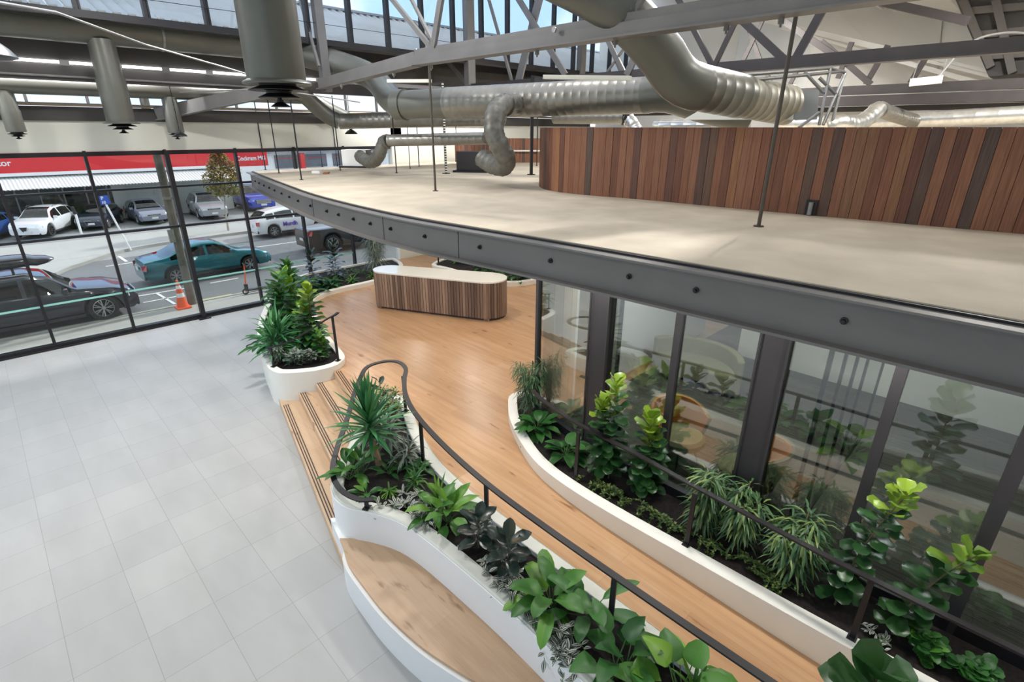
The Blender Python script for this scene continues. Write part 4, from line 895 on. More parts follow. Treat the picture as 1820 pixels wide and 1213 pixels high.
def broad(name, label, x, y, z, seed, n=14, L=.28, W=.11, m='leaf_mid', el=(25, 80), shape='lance', pet=.16, bend=.9, s=1, v=(.1, .8), wave=.12, crowns=2, spread=.05):
    rr = random.Random(seed); t = new_plant(name, label, 'plant', x, y, z); f = MB(); st = MB()
    for c in range(crowns): rosette(rr, f, (x+jit(rr, spread), y+jit(rr, spread), z), n//crowns, L*s, W*s, shape, el, bend, .3, v, None, wave, pet*s, st)
    smooth_by(f.build('foliage', M[m], t), 60); st.build('stem', M['stem_green'], t); return t
def yucca(label, x, y, z, h, n, L, seed, top=(0, 0)):
    rr = random.Random(seed); t = new_plant('yucca', label, 'plant', x, y, z); f = MB()
    tp = Vector((x+top[0], y+top[1], z+h)); MB().tube(spline([(x, y, z), (x+top[0]*.2, y+top[1]*.2, z+h*.35), tuple(tp)], 8), .035, 10, True, rfun=lambda q: .042-.012*q).build('trunk', M['trunk'], t)
    for i in range(n):
        q = i/n; a = i*2.39996; e = math.radians(-5+92*q**.8+jit(rr, 5)); p = tp+Vector((0, 0, .30*q))
        d = Vector((math.cos(a)*math.cos(e), math.sin(a)*math.cos(e), math.sin(e)))
        leaf(f, p, d, L*rr.uniform(.85, 1.1)*(1 if q > .12 else .8), .052, 'sword', .35 if q > .5 else .55, .4, rr.uniform(.1, .9), rr=rr)
    smooth_by(f.build('foliage', M['leaf_yucca'], t), 60); return t
def strappy(name, label, x, y, z, seed, n=26, L=.38, W=.035, m='leaf_yucca', el=(10, 85), bend=1.2, v=(.1, .9), hgt=0, crowns=1, spread=.08):
    rr = random.Random(seed); t = new_plant(name, label, 'plant', x, y, z); f = MB(); st = MB()
    for c in range(crowns):
        cx, cy = x+jit(rr, spread), y+jit(rr, spread); hh = hgt*rr.uniform(.75, 1.1)
        if hgt: st.tube([(cx, cy, z), (cx, cy, z+hh)], .012, 6)
        k = n//crowns
        for i in range(k):
            q = i/k; a = i*2.39996; e = math.radians(el[0]+(el[1]-el[0])*q+jit(rr, 6)); d = Vector((math.cos(a)*math.cos(e), math.sin(a)*math.cos(e), math.sin(e)))
            leaf(f, (cx, cy, z+.02+hh*(.35+.65*q)), d, L*rr.uniform(.8, 1.1), W, 'sword', bend*rr.uniform(.7, 1.3), .35, rr.uniform(*v), rr=rr)
    smooth_by(f.build('foliage', M[m], t), 60)
    if hgt: st.build('stem', M['stem'], t)
    return t
def rubber(name, label, x, y, z, h, n, seed, m='leaf_dark', L=.19, W=.10, lean=(0, 0), shape='oval', v=(.1, .6), tip=.9, stems=1, el=(10, 65), bend=.5):
    rr = random.Random(seed); t = new_plant(name, label, 'plant', x, y, z); f = MB(); st = MB()
    for s in range(stems):
        bx, by = (x+jit(rr, .05), y+jit(rr, .05)) if stems > 1 else (x, y); hh = h*(1 if s == 0 else rr.uniform(.6, .9)); lx, ly = lean[0]+(jit(rr, .06) if s else 0), lean[1]+(jit(rr, .06) if s else 0)
        P = [Vector((bx+lx*q*q, by+ly*q*q, z+hh*q)) for q in [k/8 for k in range(9)]]; st.tube(P, .008, 6, rfun=lambda q: .010-.005*q)
        k = n//stems
        for i in range(k):
            q = .12+.88*(i+.5)/k; p = P[min(7, int(q*8))].lerp(P[min(8, int(q*8)+1)], q*8-int(q*8)) if q < 1 else P[8]
            a = i*2.39996+jit(rr, .3); e = math.radians(el[0]+(el[1]-el[0])*q**2.5+jit(rr, 8)); d = Vector((math.cos(a)*math.cos(e), math.sin(a)*math.cos(e), math.sin(e)))
            l = L*rr.uniform(.85, 1.1)*(1-.25*max(0, q-.8)/.2); vv = rr.uniform(*v) if q < .8 else rr.uniform(max(v[1], tip-.25), tip)
            leaf(f, p+d*.02, d, l, W*rr.uniform(.85, 1.1), shape, bend*rr.uniform(.6, 1.4), .22, vv, wave=.15, rr=rr)
    smooth_by(f.build('foliage', M[m], t), 60); st.build('stem', M['stem'], t); return t
def alii(name, label, x, y, z, h, seed, n=260, L=.13, W=.014, rad=.2, m='leaf_alii', drop=1.6, stems=5, v=(.1, .9)):
    rr = random.Random(seed); t = new_plant(name, label, 'plant', x, y, z); f = MB(); st = MB()
    tips = []
    for s in range(stems):
        a = s*6.28/stems+jit(rr, .4); r_ = rad*rr.uniform(.2, .8); hh = h*rr.uniform(.72, 1.0)
        P = spline([(x, y, z), (x+math.cos(a)*r_*.5, y+math.sin(a)*r_*.5, z+hh*.6), (x+math.cos(a)*r_, y+math.sin(a)*r_, z+hh)], 10); st.tube(P, .006, 5); tips.append(P)
    for i in range(n):
        P = tips[i % stems]; q = .12+.88*math.sqrt(rr.random()); k = min(8, int(q*9)); p = P[k].lerp(P[k+1], q*9-k)
        a = rr.uniform(0, 6.28); e = math.radians(rr.uniform(-20, 55)); d = Vector((math.cos(a)*math.cos(e), math.sin(a)*math.cos(e), math.sin(e)))
        p = p+Vector((math.cos(a), math.sin(a), 0))*rad*rr.uniform(0, .6)*(1-.4*q)
        leaf(f, p, d, L*rr.uniform(.7, 1.2), W, 'thin', drop*rr.uniform(.6, 1.4), .2, rr.uniform(*v), rr=rr)
    smooth_by(f.build('foliage', M[m], t), 60); st.build('stem', M['stem'], t); return t
def trailing(name, label, x, y, z, seed, n=60, L=.095, W=.040, m='leaf_stripe', rx=.25, ry=.12, rz=0, hang=None, stripe=True, h=.10, shape='lance', cat='plant', v=(.1, .3), runs=7):
    rr = random.Random(seed); t = new_plant(name, label, cat, x, y, z); f = MB(); st = MB(); c, s_ = math.cos(rz), math.sin(rz)
    def W_(u, v_, w__): return Vector((x+u*c-v_*s_, y+u*s_+v_*c, z+w__))
    for k in range(runs):
        P = []; u, w2 = jit(rr, rx*.6), jit(rr, ry*.6); du, dv = jit(rr, rx*.8), jit(rr, ry*.8); N = 6
        for i in range(N): q = i/(N-1); P.append(W_(u+du*q, w2+dv*q, .02+h*math.sin(q*2.6)))
        if hang and k < hang[0]:
            hv = Vector((hang[1], hang[2], 0)).normalized(); e_ = P[-1]; base = W_(jit(rr, rx), 0, .03)
            P = [base, base+hv*hang[3]*.6+Vector((0, 0, .05)), base+hv*hang[3]+Vector((jit(rr, .02), jit(rr, .02), .04)), base+hv*(hang[3]+.02)+Vector((jit(rr, .03), jit(rr, .03), -.06-rr.uniform(0, hang[4])))]; P = spline(P, 8)
        st.tube(P, .003, 4, False)
        for i in range(max(4, n//runs)):
            q = rr.random(); j = min(len(P)-2, int(q*(len(P)-1))); p = P[j].lerp(P[j+1], q*(len(P)-1)-j)
            a = rr.uniform(0, 6.28); e = math.radians(rr.uniform(0, 55)); d = Vector((math.cos(a)*math.cos(e), math.sin(a)*math.cos(e), math.sin(e)))
            leaf(f, p, d, L*rr.uniform(.7, 1.15), W*rr.uniform(.8, 1.1), shape, .6, .2, rr.uniform(*v), stripe=stripe, rr=rr)
    smooth_by(f.build('foliage', M[m], t), 60); st.build('stem', M['stem_green'], t); return t
SB, SCz, SA, SE = .80, .69, .67, .70
def P_(px, py, z): q = atz(px, py, z); return q.x, q.y
# ---- long planter
yucca('tall yucca with sword leaves and bare trunk at the head of the long planter', 2.70, 5.10, SB, .42, 84, .56, 1, (-.04, .06))
x, y = 2.36, 4.98; broad('peace_lily', 'broad glossy green plant leaning over the steps, left of the yucca', x, y, SB, 2, 22, .27, .10, 'leaf_mid', (20, 82), crowns=3, pet=.18, spread=.10)
broad('peace_lily', 'low pale green plant at the foot of the yucca trunk, by the curled rail end', 2.30, 4.62, SB, 21, 9, .17, .07, 'leaf_mid', (10, 70), crowns=1, pet=.08)
strappy('spider_plant', 'bright green spider plant in front of the yucca trunk', 2.52, 4.50, SB, 3, 26, .20, .018, 'leaf_bright', (10, 80), 2.0)
strappy('dracaena', 'grey-green dracaena with arching narrow leaves right of the yucca', 3.02, 5.35, SB, 4, 60, .34, .028, 'leaf_silver', (5, 80), 1.4, hgt=.35, crowns=2, spread=.1)
strappy('dracaena', 'second grey-green dracaena, between the yucca and the ramp-side rim', 2.95, 4.88, SB, 41, 50, .30, .024, 'leaf_silver', (0, 75), 1.6, hgt=.22, crowns=2, spread=.08)
alii('airy_shrub', 'airy small-leaved variegated shrub spilling over the rim beneath the rail loop', 3.30, 5.85, SB, .50, 5, 900, .045, .026, .30, 'leaf_small', .5, 8, (.2, 1))
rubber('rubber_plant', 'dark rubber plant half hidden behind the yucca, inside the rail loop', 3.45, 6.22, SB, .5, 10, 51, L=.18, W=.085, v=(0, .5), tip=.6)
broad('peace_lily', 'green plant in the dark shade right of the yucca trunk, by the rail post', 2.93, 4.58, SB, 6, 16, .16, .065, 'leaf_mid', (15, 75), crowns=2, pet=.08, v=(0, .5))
strappy('dracaena', 'small leafy green tuft left of the striped trailing plant', 2.72, 4.35, SB, 61, 30, .17, .025, 'leaf_mid', (10, 80), 1.0, hgt=.12, crowns=2)
trailing('inch_plant', 'striped silver trailing plant nearest the curled rail end', 2.46, 4.20, SB, 7, 105, rx=.28, ry=.16, rz=-.7, hang=(3, -.9, .3, .14, .08), runs=9)
trailing('inch_plant', 'small patch of striped trailing plant below the bright clump', 2.48, 3.85, SB, 71, 79, rx=.20, ry=.14, rz=-1.2, hang=(1, -1, 0, .12, .05), runs=8)
broad('peace_lily', 'bright green clump between the striped trailers and the dark rubber plants', 2.67, 3.72, SB, 8, 26, .32, .12, 'leaf_bright', (15, 85), crowns=3, pet=.14, v=(.1, .75), spread=.09)
strappy('spider_plant', 'light strappy leaves standing up behind the bright clump, at the rail', 2.80, 4.0, SB, 81, 14, .34, .03, 'leaf_bright', (45, 85), .6, v=(.3, .8))
rubber('rubber_plant', 'dark rubber plant left of its twin, in the middle of the long planter', 2.66, 3.15, SB, .38, 18, 9, L=.23, W=.125, tip=.55)
rubber('rubber_plant', 'dark rubber plant right of its twin, next to the big bright plant', 2.66, 2.72, SB, .40, 18, 10, L=.24, W=.13, tip=.75)
trailing('inch_plant', 'striped trailing plant under the two dark rubber plants', 2.53, 2.58, SB, 11, 171, rx=.36, ry=.14, rz=PI/2, hang=(1, -1, 0, .12, .1), runs=12)
broad('philodendron', 'big bright upright-leaved plant in the middle of the ramp-side rail', 2.68, 2.14, SB, 12, 16, .37, .16, 'leaf_bright', (25, 85), 'oval', pet=.17, crowns=3, v=(.15, .75), bend=1.0, wave=.2)
broad('philodendron', 'big-leaved plant reaching under the rail toward the ramp, right of the brightest clump', 2.82, 1.86, SB, 121, 7, .36, .14, 'leaf_mid', (25, 70), 'oval', pet=.20, crowns=1, v=(.2, .6), bend=.8)
trailing('inch_plant', 'striped trailing plant hanging over the white bench back, beneath the big bright plant', 2.46, 2.02, SB, 13, 198, rx=.42, ry=.14, rz=PI/2, hang=(6, -1, 0, .14, .22), runs=14)
broad('philodendron', 'broad ribbed-leaf philodendron, second from the bottom edge of the long planter', 2.62, 1.42, SB, 14, 14, .30, .18, 'leaf_mid', (5, 75), 'heart', pet=.24, crowns=2, v=(.1, .8), bend=.7, wave=.2)
broad('philodendron', 'philodendron with one lime heart-shaped leaf at the bottom edge of the long planter', 2.72, 1.02, SB, 15, 14, .30, .18, 'leaf_bright', (5, 70), 'heart', pet=.24, crowns=2, v=(.1, .9), bend=.7, wave=.2)
strappy('spider_plant', 'strappy variegated tuft by the bottom edge, beside the ramp rim', 2.86, .92, SB, 16, 16, .26, .03, 'leaf_bright', (30, 85), .8)
rubber('fiddle_leaf_fig', 'large dark fiddle-leaf fig cut off by the bottom edge, in front of the ramp', 2.82, -.02, SB, 1.13, 26, 17, 'leaf_fiddle', .28, .26, shape='fiddle', v=(.05, .45), tip=.5, el=(15, 70), bend=.4)
# ---- glass-side planter
alii('narrow_leaf_fig', 'airy narrow-leaved shrub at the corner of the office glass', 5.05, 4.72, SCz, 1.0, 18, 900, .14, .014, .26, 'leaf_alii', 1.6, 9, (0, .6))
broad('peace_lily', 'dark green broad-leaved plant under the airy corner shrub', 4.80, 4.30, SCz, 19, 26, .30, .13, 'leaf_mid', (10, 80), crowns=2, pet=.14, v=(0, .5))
broad('philodendron', 'low wide-leaved plant left of the first rail post, on the glass side', 4.62, 3.66, SCz, 20, 18, .28, .16, 'leaf_mid', (5, 65), 'heart', pet=.16, crowns=2, v=(.1, .6))
rubber('fiddle_leaf_fig', 'tallest fiddle-leaf fig, in front of the first wide column', 4.62, 3.02, SCz, 1.32, 90, 22, 'leaf_fiddle', .21, .15, shape='fiddle', v=(.05, .5), tip=1.0, stems=2, el=(0, 70))
rubber('fiddle_leaf_fig', 'bushy fiddle-leaf fig to the right of the tallest one', 4.68, 2.48, SCz, 1.02, 84, 23, 'leaf_fiddle', .21, .15, shape='fiddle', v=(.05, .5), tip=1.0, stems=2, el=(0, 70))
trailing('creeping_plant', 'fine-leaved creeper spilling over the rim beside the first rail post', 4.42, 2.85, SCz, 24, 800, .036, .020, 'leaf_small', .42, .10, PI/2, (8, -1, 0, .12, .05), False, .06, 'oval', v=(.05, .9), runs=24)
trailing('creeping_plant', 'fine-leaved creeper between the fiddle figs and the second rail post', 4.46, 2.02, SCz, 25, 800, .036, .020, 'leaf_small', .42, .10, PI/2, (8, -1, 0, .12, .05), False, .06, 'oval', v=(.05, .9), runs=24)
alii('narrow_leaf_fig', 'drooping narrow-leaved fig behind the second rail post', 4.63, 1.74, SCz, .80, 26, 520, .20, .021, .22)
alii('narrow_leaf_fig', 'drooping narrow-leaved fig in front of the second wide column', 4.66, 1.38, SCz, .74, 27, 460, .20, .021, .19)
trailing('creeping_plant', 'fine-leaved creeper between the drooping figs, over the cream rim', 4.47, 1.12, SCz, 28, 800, .036, .020, 'leaf_small', .42, .10, PI/2, (7, -1, 0, .12, .05), False, .06, 'oval', v=(.05, .9), runs=24)
alii('narrow_leaf_fig', 'drooping narrow-leaved fig to the right of the second wide column', 4.60, .82, SCz, .80, 29, 620, .20, .021, .25)
rubber('fiddle_leaf_fig', 'leaning fiddle-leaf fig with lime tips behind the third drooping fig', 4.60, .42, SCz, 1.25, 58, 30, 'leaf_fiddle', .18, .14, (.22, -.22), 'fiddle', (.05, .4), 1.0, 1, (0, 60))
rubber('fiddle_leaf_fig', 'bright-topped fiddle-leaf fig near the lower right mullion', 4.62, -.02, SCz, .95, 34, 31, 'leaf_fiddle', .20, .16, (.20, -.30), 'fiddle', (.1, .55), .85, 1, (10, 60))
trailing('inch_plant', 'striped trailing plant at the foot of the third rail post', 4.42, .12, SCz, 32, 40, .07, .026, rx=.16, ry=.08, rz=PI/2, h=.05, runs=6)
trailing('peperomia', 'round-leaved plant in the glass-side planter, right of the third rail post', 4.56, -.28, SCz, 33, 120, .10, .085, 'leaf_mid', .20, .12, PI/2, None, False, .14, 'round', v=(.1, .8), runs=12)
trailing('peperomia', 'round-leaved plant near the lower right corner, beyond its twin', 4.62, -.62, SCz, 34, 100, .10, .085, 'leaf_mid', .20, .12, PI/2, None, False, .12, 'round', v=(.05, .6), runs=10)
# ---- window planter, near the steps
strappy('dracaena', 'strappy blue-green plant at the left corner of the window planter', 3.30, 9.55, SA, 35, 90, .55, .05, 'leaf_yucca', (10, 85), .9, hgt=.6, crowns=3, spread=.18)
broad('peace_lily', 'broad green plant leaning over the tiled floor from the window planter', 3.36, 10.0, SA, 36, 34, .42, .14, 'leaf_mid', (10, 80), crowns=2, pet=.28, v=(.1, .7), spread=.14)
rubber('fiddle_leaf_fig', 'tall leafy fig with yellow-green top beside the short handrail', 3.86, 9.35, SA, 1.3, 110, 37, 'leaf_fiddle', .26, .15, shape='oval', v=(.2, .7), tip=1.0, stems=2, el=(0, 60))
rubber('schefflera', 'dark leafy shrub rising behind the strappy plant', 3.80, 10.5, SA, 1.35, 110, 38, 'leaf_mid', .30, .14, shape='oval', v=(0, .4), tip=.4, stems=3, el=(0, 60))
rubber('schefflera', 'leafy shrub at the front right corner of the window planter, touching the rim', 3.82, 8.95, SA, .60, 60, 39, 'leaf_mid', .15, .11, shape='round', v=(.1, .7), tip=.8, stems=3)
trailing('silver_ground_plant', 'silver variegated ground plant at the front of the window planter', 3.42, 9.02, SA, 40, 300, .12, .05, 'leaf_silver', .34, .22, -.5, None, False, .22, 'lance', v=(.1, .9), runs=16)
alii('airy_shrub', 'fine pale shrub hanging over the front left rim of the window planter', 3.12, 9.30, SA, .40, 42, 500, .05, .018, .26, 'leaf_silver', .6, 6, (.2, 1))
rubber('schefflera', 'dense green shrub midway along the window planter', 4.30, 11.3, SA, 1.15, 130, 43, 'leaf_bright', .30, .14, shape='lance', v=(.1, .8), tip=.9, stems=4, el=(10, 70))
rubber('schefflera', 'darker shrub in the window planter, next to the glass', 4.75, 12.4, SA, 1.1, 110, 44, 'leaf_mid', .32, .15, shape='oval', v=(0, .6), tip=.6, stems=4, el=(10, 70))
broad('peace_lily', 'broad green clump where the window planter meets the curved kerb', 5.35, 13.35, SA, 45, 50, .45, .16, 'leaf_mid', (15, 82), crowns=3, pet=.26, v=(.1, .8), spread=.22)
rubber('rubber_plant', 'small dark rubber plant left of the taller one against the window', 5.95, 13.75, SA, .95, 22, 46, L=.30, W=.14, tip=.4)
rubber('rubber_plant', 'taller dark rubber plant against the street window', 6.70, 13.9, SA, 1.05, 24, 47, L=.32, W=.15, tip=.6)
broad('peace_lily', 'low green filler plant between the two dark rubber plants', 6.25, 13.5, SA, 48, 50, .32, .11, 'leaf_mid', (10, 75), crowns=3, pet=.12, v=(0, .6), spread=.2)
strappy('fern', 'low bright tuft left of its twin, behind the left end of the counter', 7.05, 13.55, SA, 49, 22, .28, .045, 'leaf_bright', (10, 75), 1.3)
strappy('fern', 'low bright tuft right of its twin, behind the left end of the counter', 7.65, 13.6, SA, 50, 22, .28, .045, 'leaf_bright', (10, 75), 1.3)
alii('narrow_leaf_fig', 'wispy grey-green shrub behind the left end of the counter', 8.05, 14.0, SA, 1.25, 52, 700, .30, .024, .45, 'leaf_silver', 1.4, 7, (0, .7))
# ---- rear planter
strappy('dracaena', 'bright strappy plant in the rear planter, just right of the white wall', 10.6, 12.9, SE, 53, 40, .5, .06, 'leaf_bright', (10, 80), 1.0, hgt=.2, crowns=3, spread=.25)
for i, (x, y, lab) in enumerate(((10.5, 11.9, 'dark leafy plant in the rear planter, left of three under the beam'), (10.45, 11.1, 'dark leafy plant in the rear planter, middle of three under the beam'), (10.5, 10.4, 'dark leafy plant in the rear planter, right of three under the beam'))):
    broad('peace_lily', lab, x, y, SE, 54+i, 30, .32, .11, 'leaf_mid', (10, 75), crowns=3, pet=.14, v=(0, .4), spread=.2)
rubber('schefflera', 'dense dark green shrub filling the middle of the window planter', 3.95, 9.95, SA, .8, 90, 61, 'leaf_mid', .20, .11, shape='oval', v=(0, .5), tip=.7, stems=4, el=(0, 70))
broad('peace_lily', 'low broad green plant under the yellow-topped fig, near the planter middle', 4.15, 10.2, SA, 62, 36, .26, .10, 'leaf_bright', (10, 75), crowns=3, pet=.14, v=(.1, .7), spread=.16)
strappy('dracaena', 'strappy green plant along the platform side of the window planter', 4.62, 11.75, SA, 63, 60, .40, .045, 'leaf_yucca', (10, 85), .9, hgt=.4, crowns=3, spread=.2)
broad('peace_lily', 'broad green plant close to the street glass, left of the dark rubber plants', 5.0, 13.6, SA, 64, 40, .36, .13, 'leaf_mid', (10, 80), crowns=3, pet=.2, v=(0, .6), spread=.22)
rubber('rubber_plant', 'dark low rubber plant in the corner by the street glass', 6.9, 14.5, SA, .6, 20, 65, L=.26, W=.12, tip=.5)
trailing('creeping_plant', 'green ground cover along the kerb behind the counter', 7.4, 14.2, SA, 66, 400, .08, .04, 'leaf_small', .9, .35, 0, None, False, .10, 'oval', v=(.05, .9), runs=24)
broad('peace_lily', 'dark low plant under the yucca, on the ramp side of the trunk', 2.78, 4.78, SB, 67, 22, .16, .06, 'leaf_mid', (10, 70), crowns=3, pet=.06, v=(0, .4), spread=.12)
# ================================================================ street
M['asphalt'] = mat('asphalt', (.17, .175, .185), .85, 0, .10, .5, .1, 60)
M['asphalt_light'] = mat('asphalt_light', (.30, .30, .30), .85, 0, .12, .35, .1, 60)
M['concrete'] = mat('concrete', (.40, .39, .37), .85, 0, .10, .6)
M['paint'] = mat('road_paint', (.75, .75, .75), .7, 0, .06, 3); M['ypaint'] = mat('yellow_road_paint', (.62, .50, .14), .7, 0, .08, 3)
def gr(o): o['kind'] = 'structure'; return o
gr(MB().box((9, 16.22, -.05), (70, 1.4, .1)).build('footpath', M['concrete']))
gr(MB().box((9, 21.2, -.09), (70, 8.6, .1)).build('road', M['asphalt']))
gr(MB().prism([(-26, 25.5), (-26, 60), (60, 60), (60, 25.5)], -.14, -.04).build('forecourt', M['asphalt_light']))
gr(MB().box((-21, 3, -.1), (29.6, 25, .1)).build('side_yard', M['concrete']))
tag(MB().box((9, 16.93, -.04), (70, .10, .13)).build('kerb', M['concrete']), 'near concrete kerb between footpath and road', 'kerb')
kp = [(-12, 23.2), (-.3, 23.5), (1.6, 24.6), (3.05, 26.2), (3.95, 26.86), (5.5, 27.3), (8.5, 27.6), (14, 27.7), (30, 27.7)]
tag(flatbar([(a, b, .02) for a, b in kp], .16, .12, 90).build('kerb', M['concrete']), 'far curved kerb swinging into the forecourt', 'kerb')
kr = [tuple(p[:2]) for p in spline(kp, 60)]
gr(MB().prism(kr+[(30, 31), (-12, 31)], -.1, .0).build('far_footpath', mat('pale_forecourt', (.42, .415, .40), .85, 0, .08, .5)))
b = MB()
def line(p, q, w_=.10, m='paint', lab='', z=-.035):
    o = MB().bar((p[0], p[1], z), (q[0], q[1], z), w_, .012).build('road_marking', M[m]); tag(o, lab, 'road marking')
line((2.67, 24.2), (4.25, 24.3), .08, lab='thin white line along the parking bay, beyond the traffic cone')
line((3.36, 25.9), (3.39, 24.6), .10, lab='short white bay line crossing the kerb side, left of the teal car')
line((2.66, 18.96), (4.0, 18.93), .09, lab='white lane dash just right of the black wagon')
line((4.71, 19.03), (5.6, 19.05), .09, lab='white lane dash below the teal car')
line((7.35, 19.3), (8.1, 19.27), .09, lab='white lane dash below the dark pickup')
line((3.93, 17.2), (4.78, 17.2), .08, 'ypaint', 'yellow kerb dash right of the traffic cone')
line((6.25, 17.3), (7.1, 17.3), .08, 'ypaint', 'yellow kerb dash near the right windows')
line((2.62, 18.1), (3.6, 18.12), .08, lab='white box line behind the traffic cone')
line((3.15, 18.9), (3.25, 17.3), .08, lab='white cross line behind the traffic cone')
line((7.0, 23.9), (12, 23.8), .08, lab='white edge line beside the parked white hatchback')
# teal strip on the panes
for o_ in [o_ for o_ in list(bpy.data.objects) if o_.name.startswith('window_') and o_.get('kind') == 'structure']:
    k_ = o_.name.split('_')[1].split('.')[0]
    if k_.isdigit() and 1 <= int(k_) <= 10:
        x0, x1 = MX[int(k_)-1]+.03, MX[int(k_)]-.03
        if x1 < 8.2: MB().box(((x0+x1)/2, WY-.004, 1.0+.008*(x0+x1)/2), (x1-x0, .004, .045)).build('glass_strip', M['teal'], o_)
# ---------------------------------------------------------------- cars
M['tyre'] = mat('tyre_rubber', (.02, .02, .02), .8); M['alloy'] = mat('alloy_wheel', (.45, .45, .46), .3, .7)
M['trim'] = mat('car_black_trim', (.02, .02, .022), .5); M['lampglass'] = mat('headlamp', (.65, .68, .72), .1, .3, coat=.6); M['taillamp'] = mat('tail_lamp', (.45, .015, .02), .2, coat=.6)
M['plate'] = mat('number_plate', (.75, .75, .74), .5); M['chrome'] = mat('chrome', (.7, .7, .72), .15, .9)
M['carglass'] = glass('car_glass', (.20, .25, .25), 1.5); M['seatdark'] = mat('car_seat', (.04, .04, .045), .8)
def paint(name, c, met=.35): return mat(name, c, .28, met, .02, 2, coat=.8)
def lerpk(K, x):
    if x <= K[0][0]: return K[0][1]
    for (a, u), (b, v) in zip(K, K[1:]):
        if x <= b: t = (x-a)/(b-a); t = t*t*(3-2*t)*.5+t*.5; return u+(v-u)*t
    return K[-1][1]
TYPES = { # x measured from centre as fraction of length, heights in metres
 'suv': dict(L=4.75, W=1.93, H=1.68, wb=2.85, r=.37, belt=[(-.5, .98), (-.35, 1.06), (.2, 1.0), (.5, .80)], top=[(-.5, .80), (-.475, 1.12), (-.36, 1.56), (-.18, 1.67), (.02, 1.66), (.10, 1.56), (.22, 1.10), (.36, 1.02), (.46, .90), (.5, .66)], side=(-.40, .195), ws=(.03, .22), rw=(-.47, -.37)),
 'hatch': dict(L=4.3, W=1.8, H=1.5, wb=2.65, r=.33, belt=[(-.5, .90), (-.3, .98), (.2, .92), (.5, .70)], top=[(-.5, .72), (-.47, 1.02), (-.36, 1.36), (-.12, 1.49), (.04, 1.47), (.12, 1.36), (.26, 1.0), (.40, .90), (.47, .76), (.5, .58)], side=(-.38, .225), ws=(.06, .26), rw=(-.46, -.36)),
 'sedan': dict(L=4.6, W=1.74, H=1.38, wb=2.68, r=.31, belt=[(-.5, .84), (-.2, .90), (.2, .86), (.5, .64)], top=[(-.5, .66), (-.48, .92), (-.40, .98), (-.33, 1.02), (-.18, 1.30), (-.04, 1.38), (.05, 1.36), (.10, 1.28), (.22, .93), (.38, .84), (.47, .70), (.5, .52)], side=(-.30, .19), ws=(.06, .22), rw=(-.36, -.18)),
 'ute': dict(L=5.3, W=1.88, H=1.8, wb=3.2, r=.40, belt=[(-.5, 1.08), (-.13, 1.10), (.15, 1.1), (.5, .95)], top=[(-.5, 1.06), (-.49, 1.12), (-.15, 1.13), (-.13, 1.5), (-.08, 1.76), (.06, 1.78), (.10, 1.70), (.22, 1.20), (.40, 1.10), (.47, 1.0), (.5, .8)], side=(-.13, .19), ws=(.06, .22), rw=(-.15, -.11)),
 'wagon': dict(L=4.9, W=1.96, H=1.62, wb=2.95, r=.385, belt=[(-.5, .98), (-.2, 1.02), (.2, .98), (.5, .78)], top=[(-.5, .85), (-.475, 1.12), (-.40, 1.5), (-.25, 1.60), (.0, 1.62), (.08, 1.53), (.21, 1.08), (.36, 1.0), (.46, .86), (.5, .62)], side=(-.43, .18), ws=(.02, .21), rw=(-.475, -.41)),
}
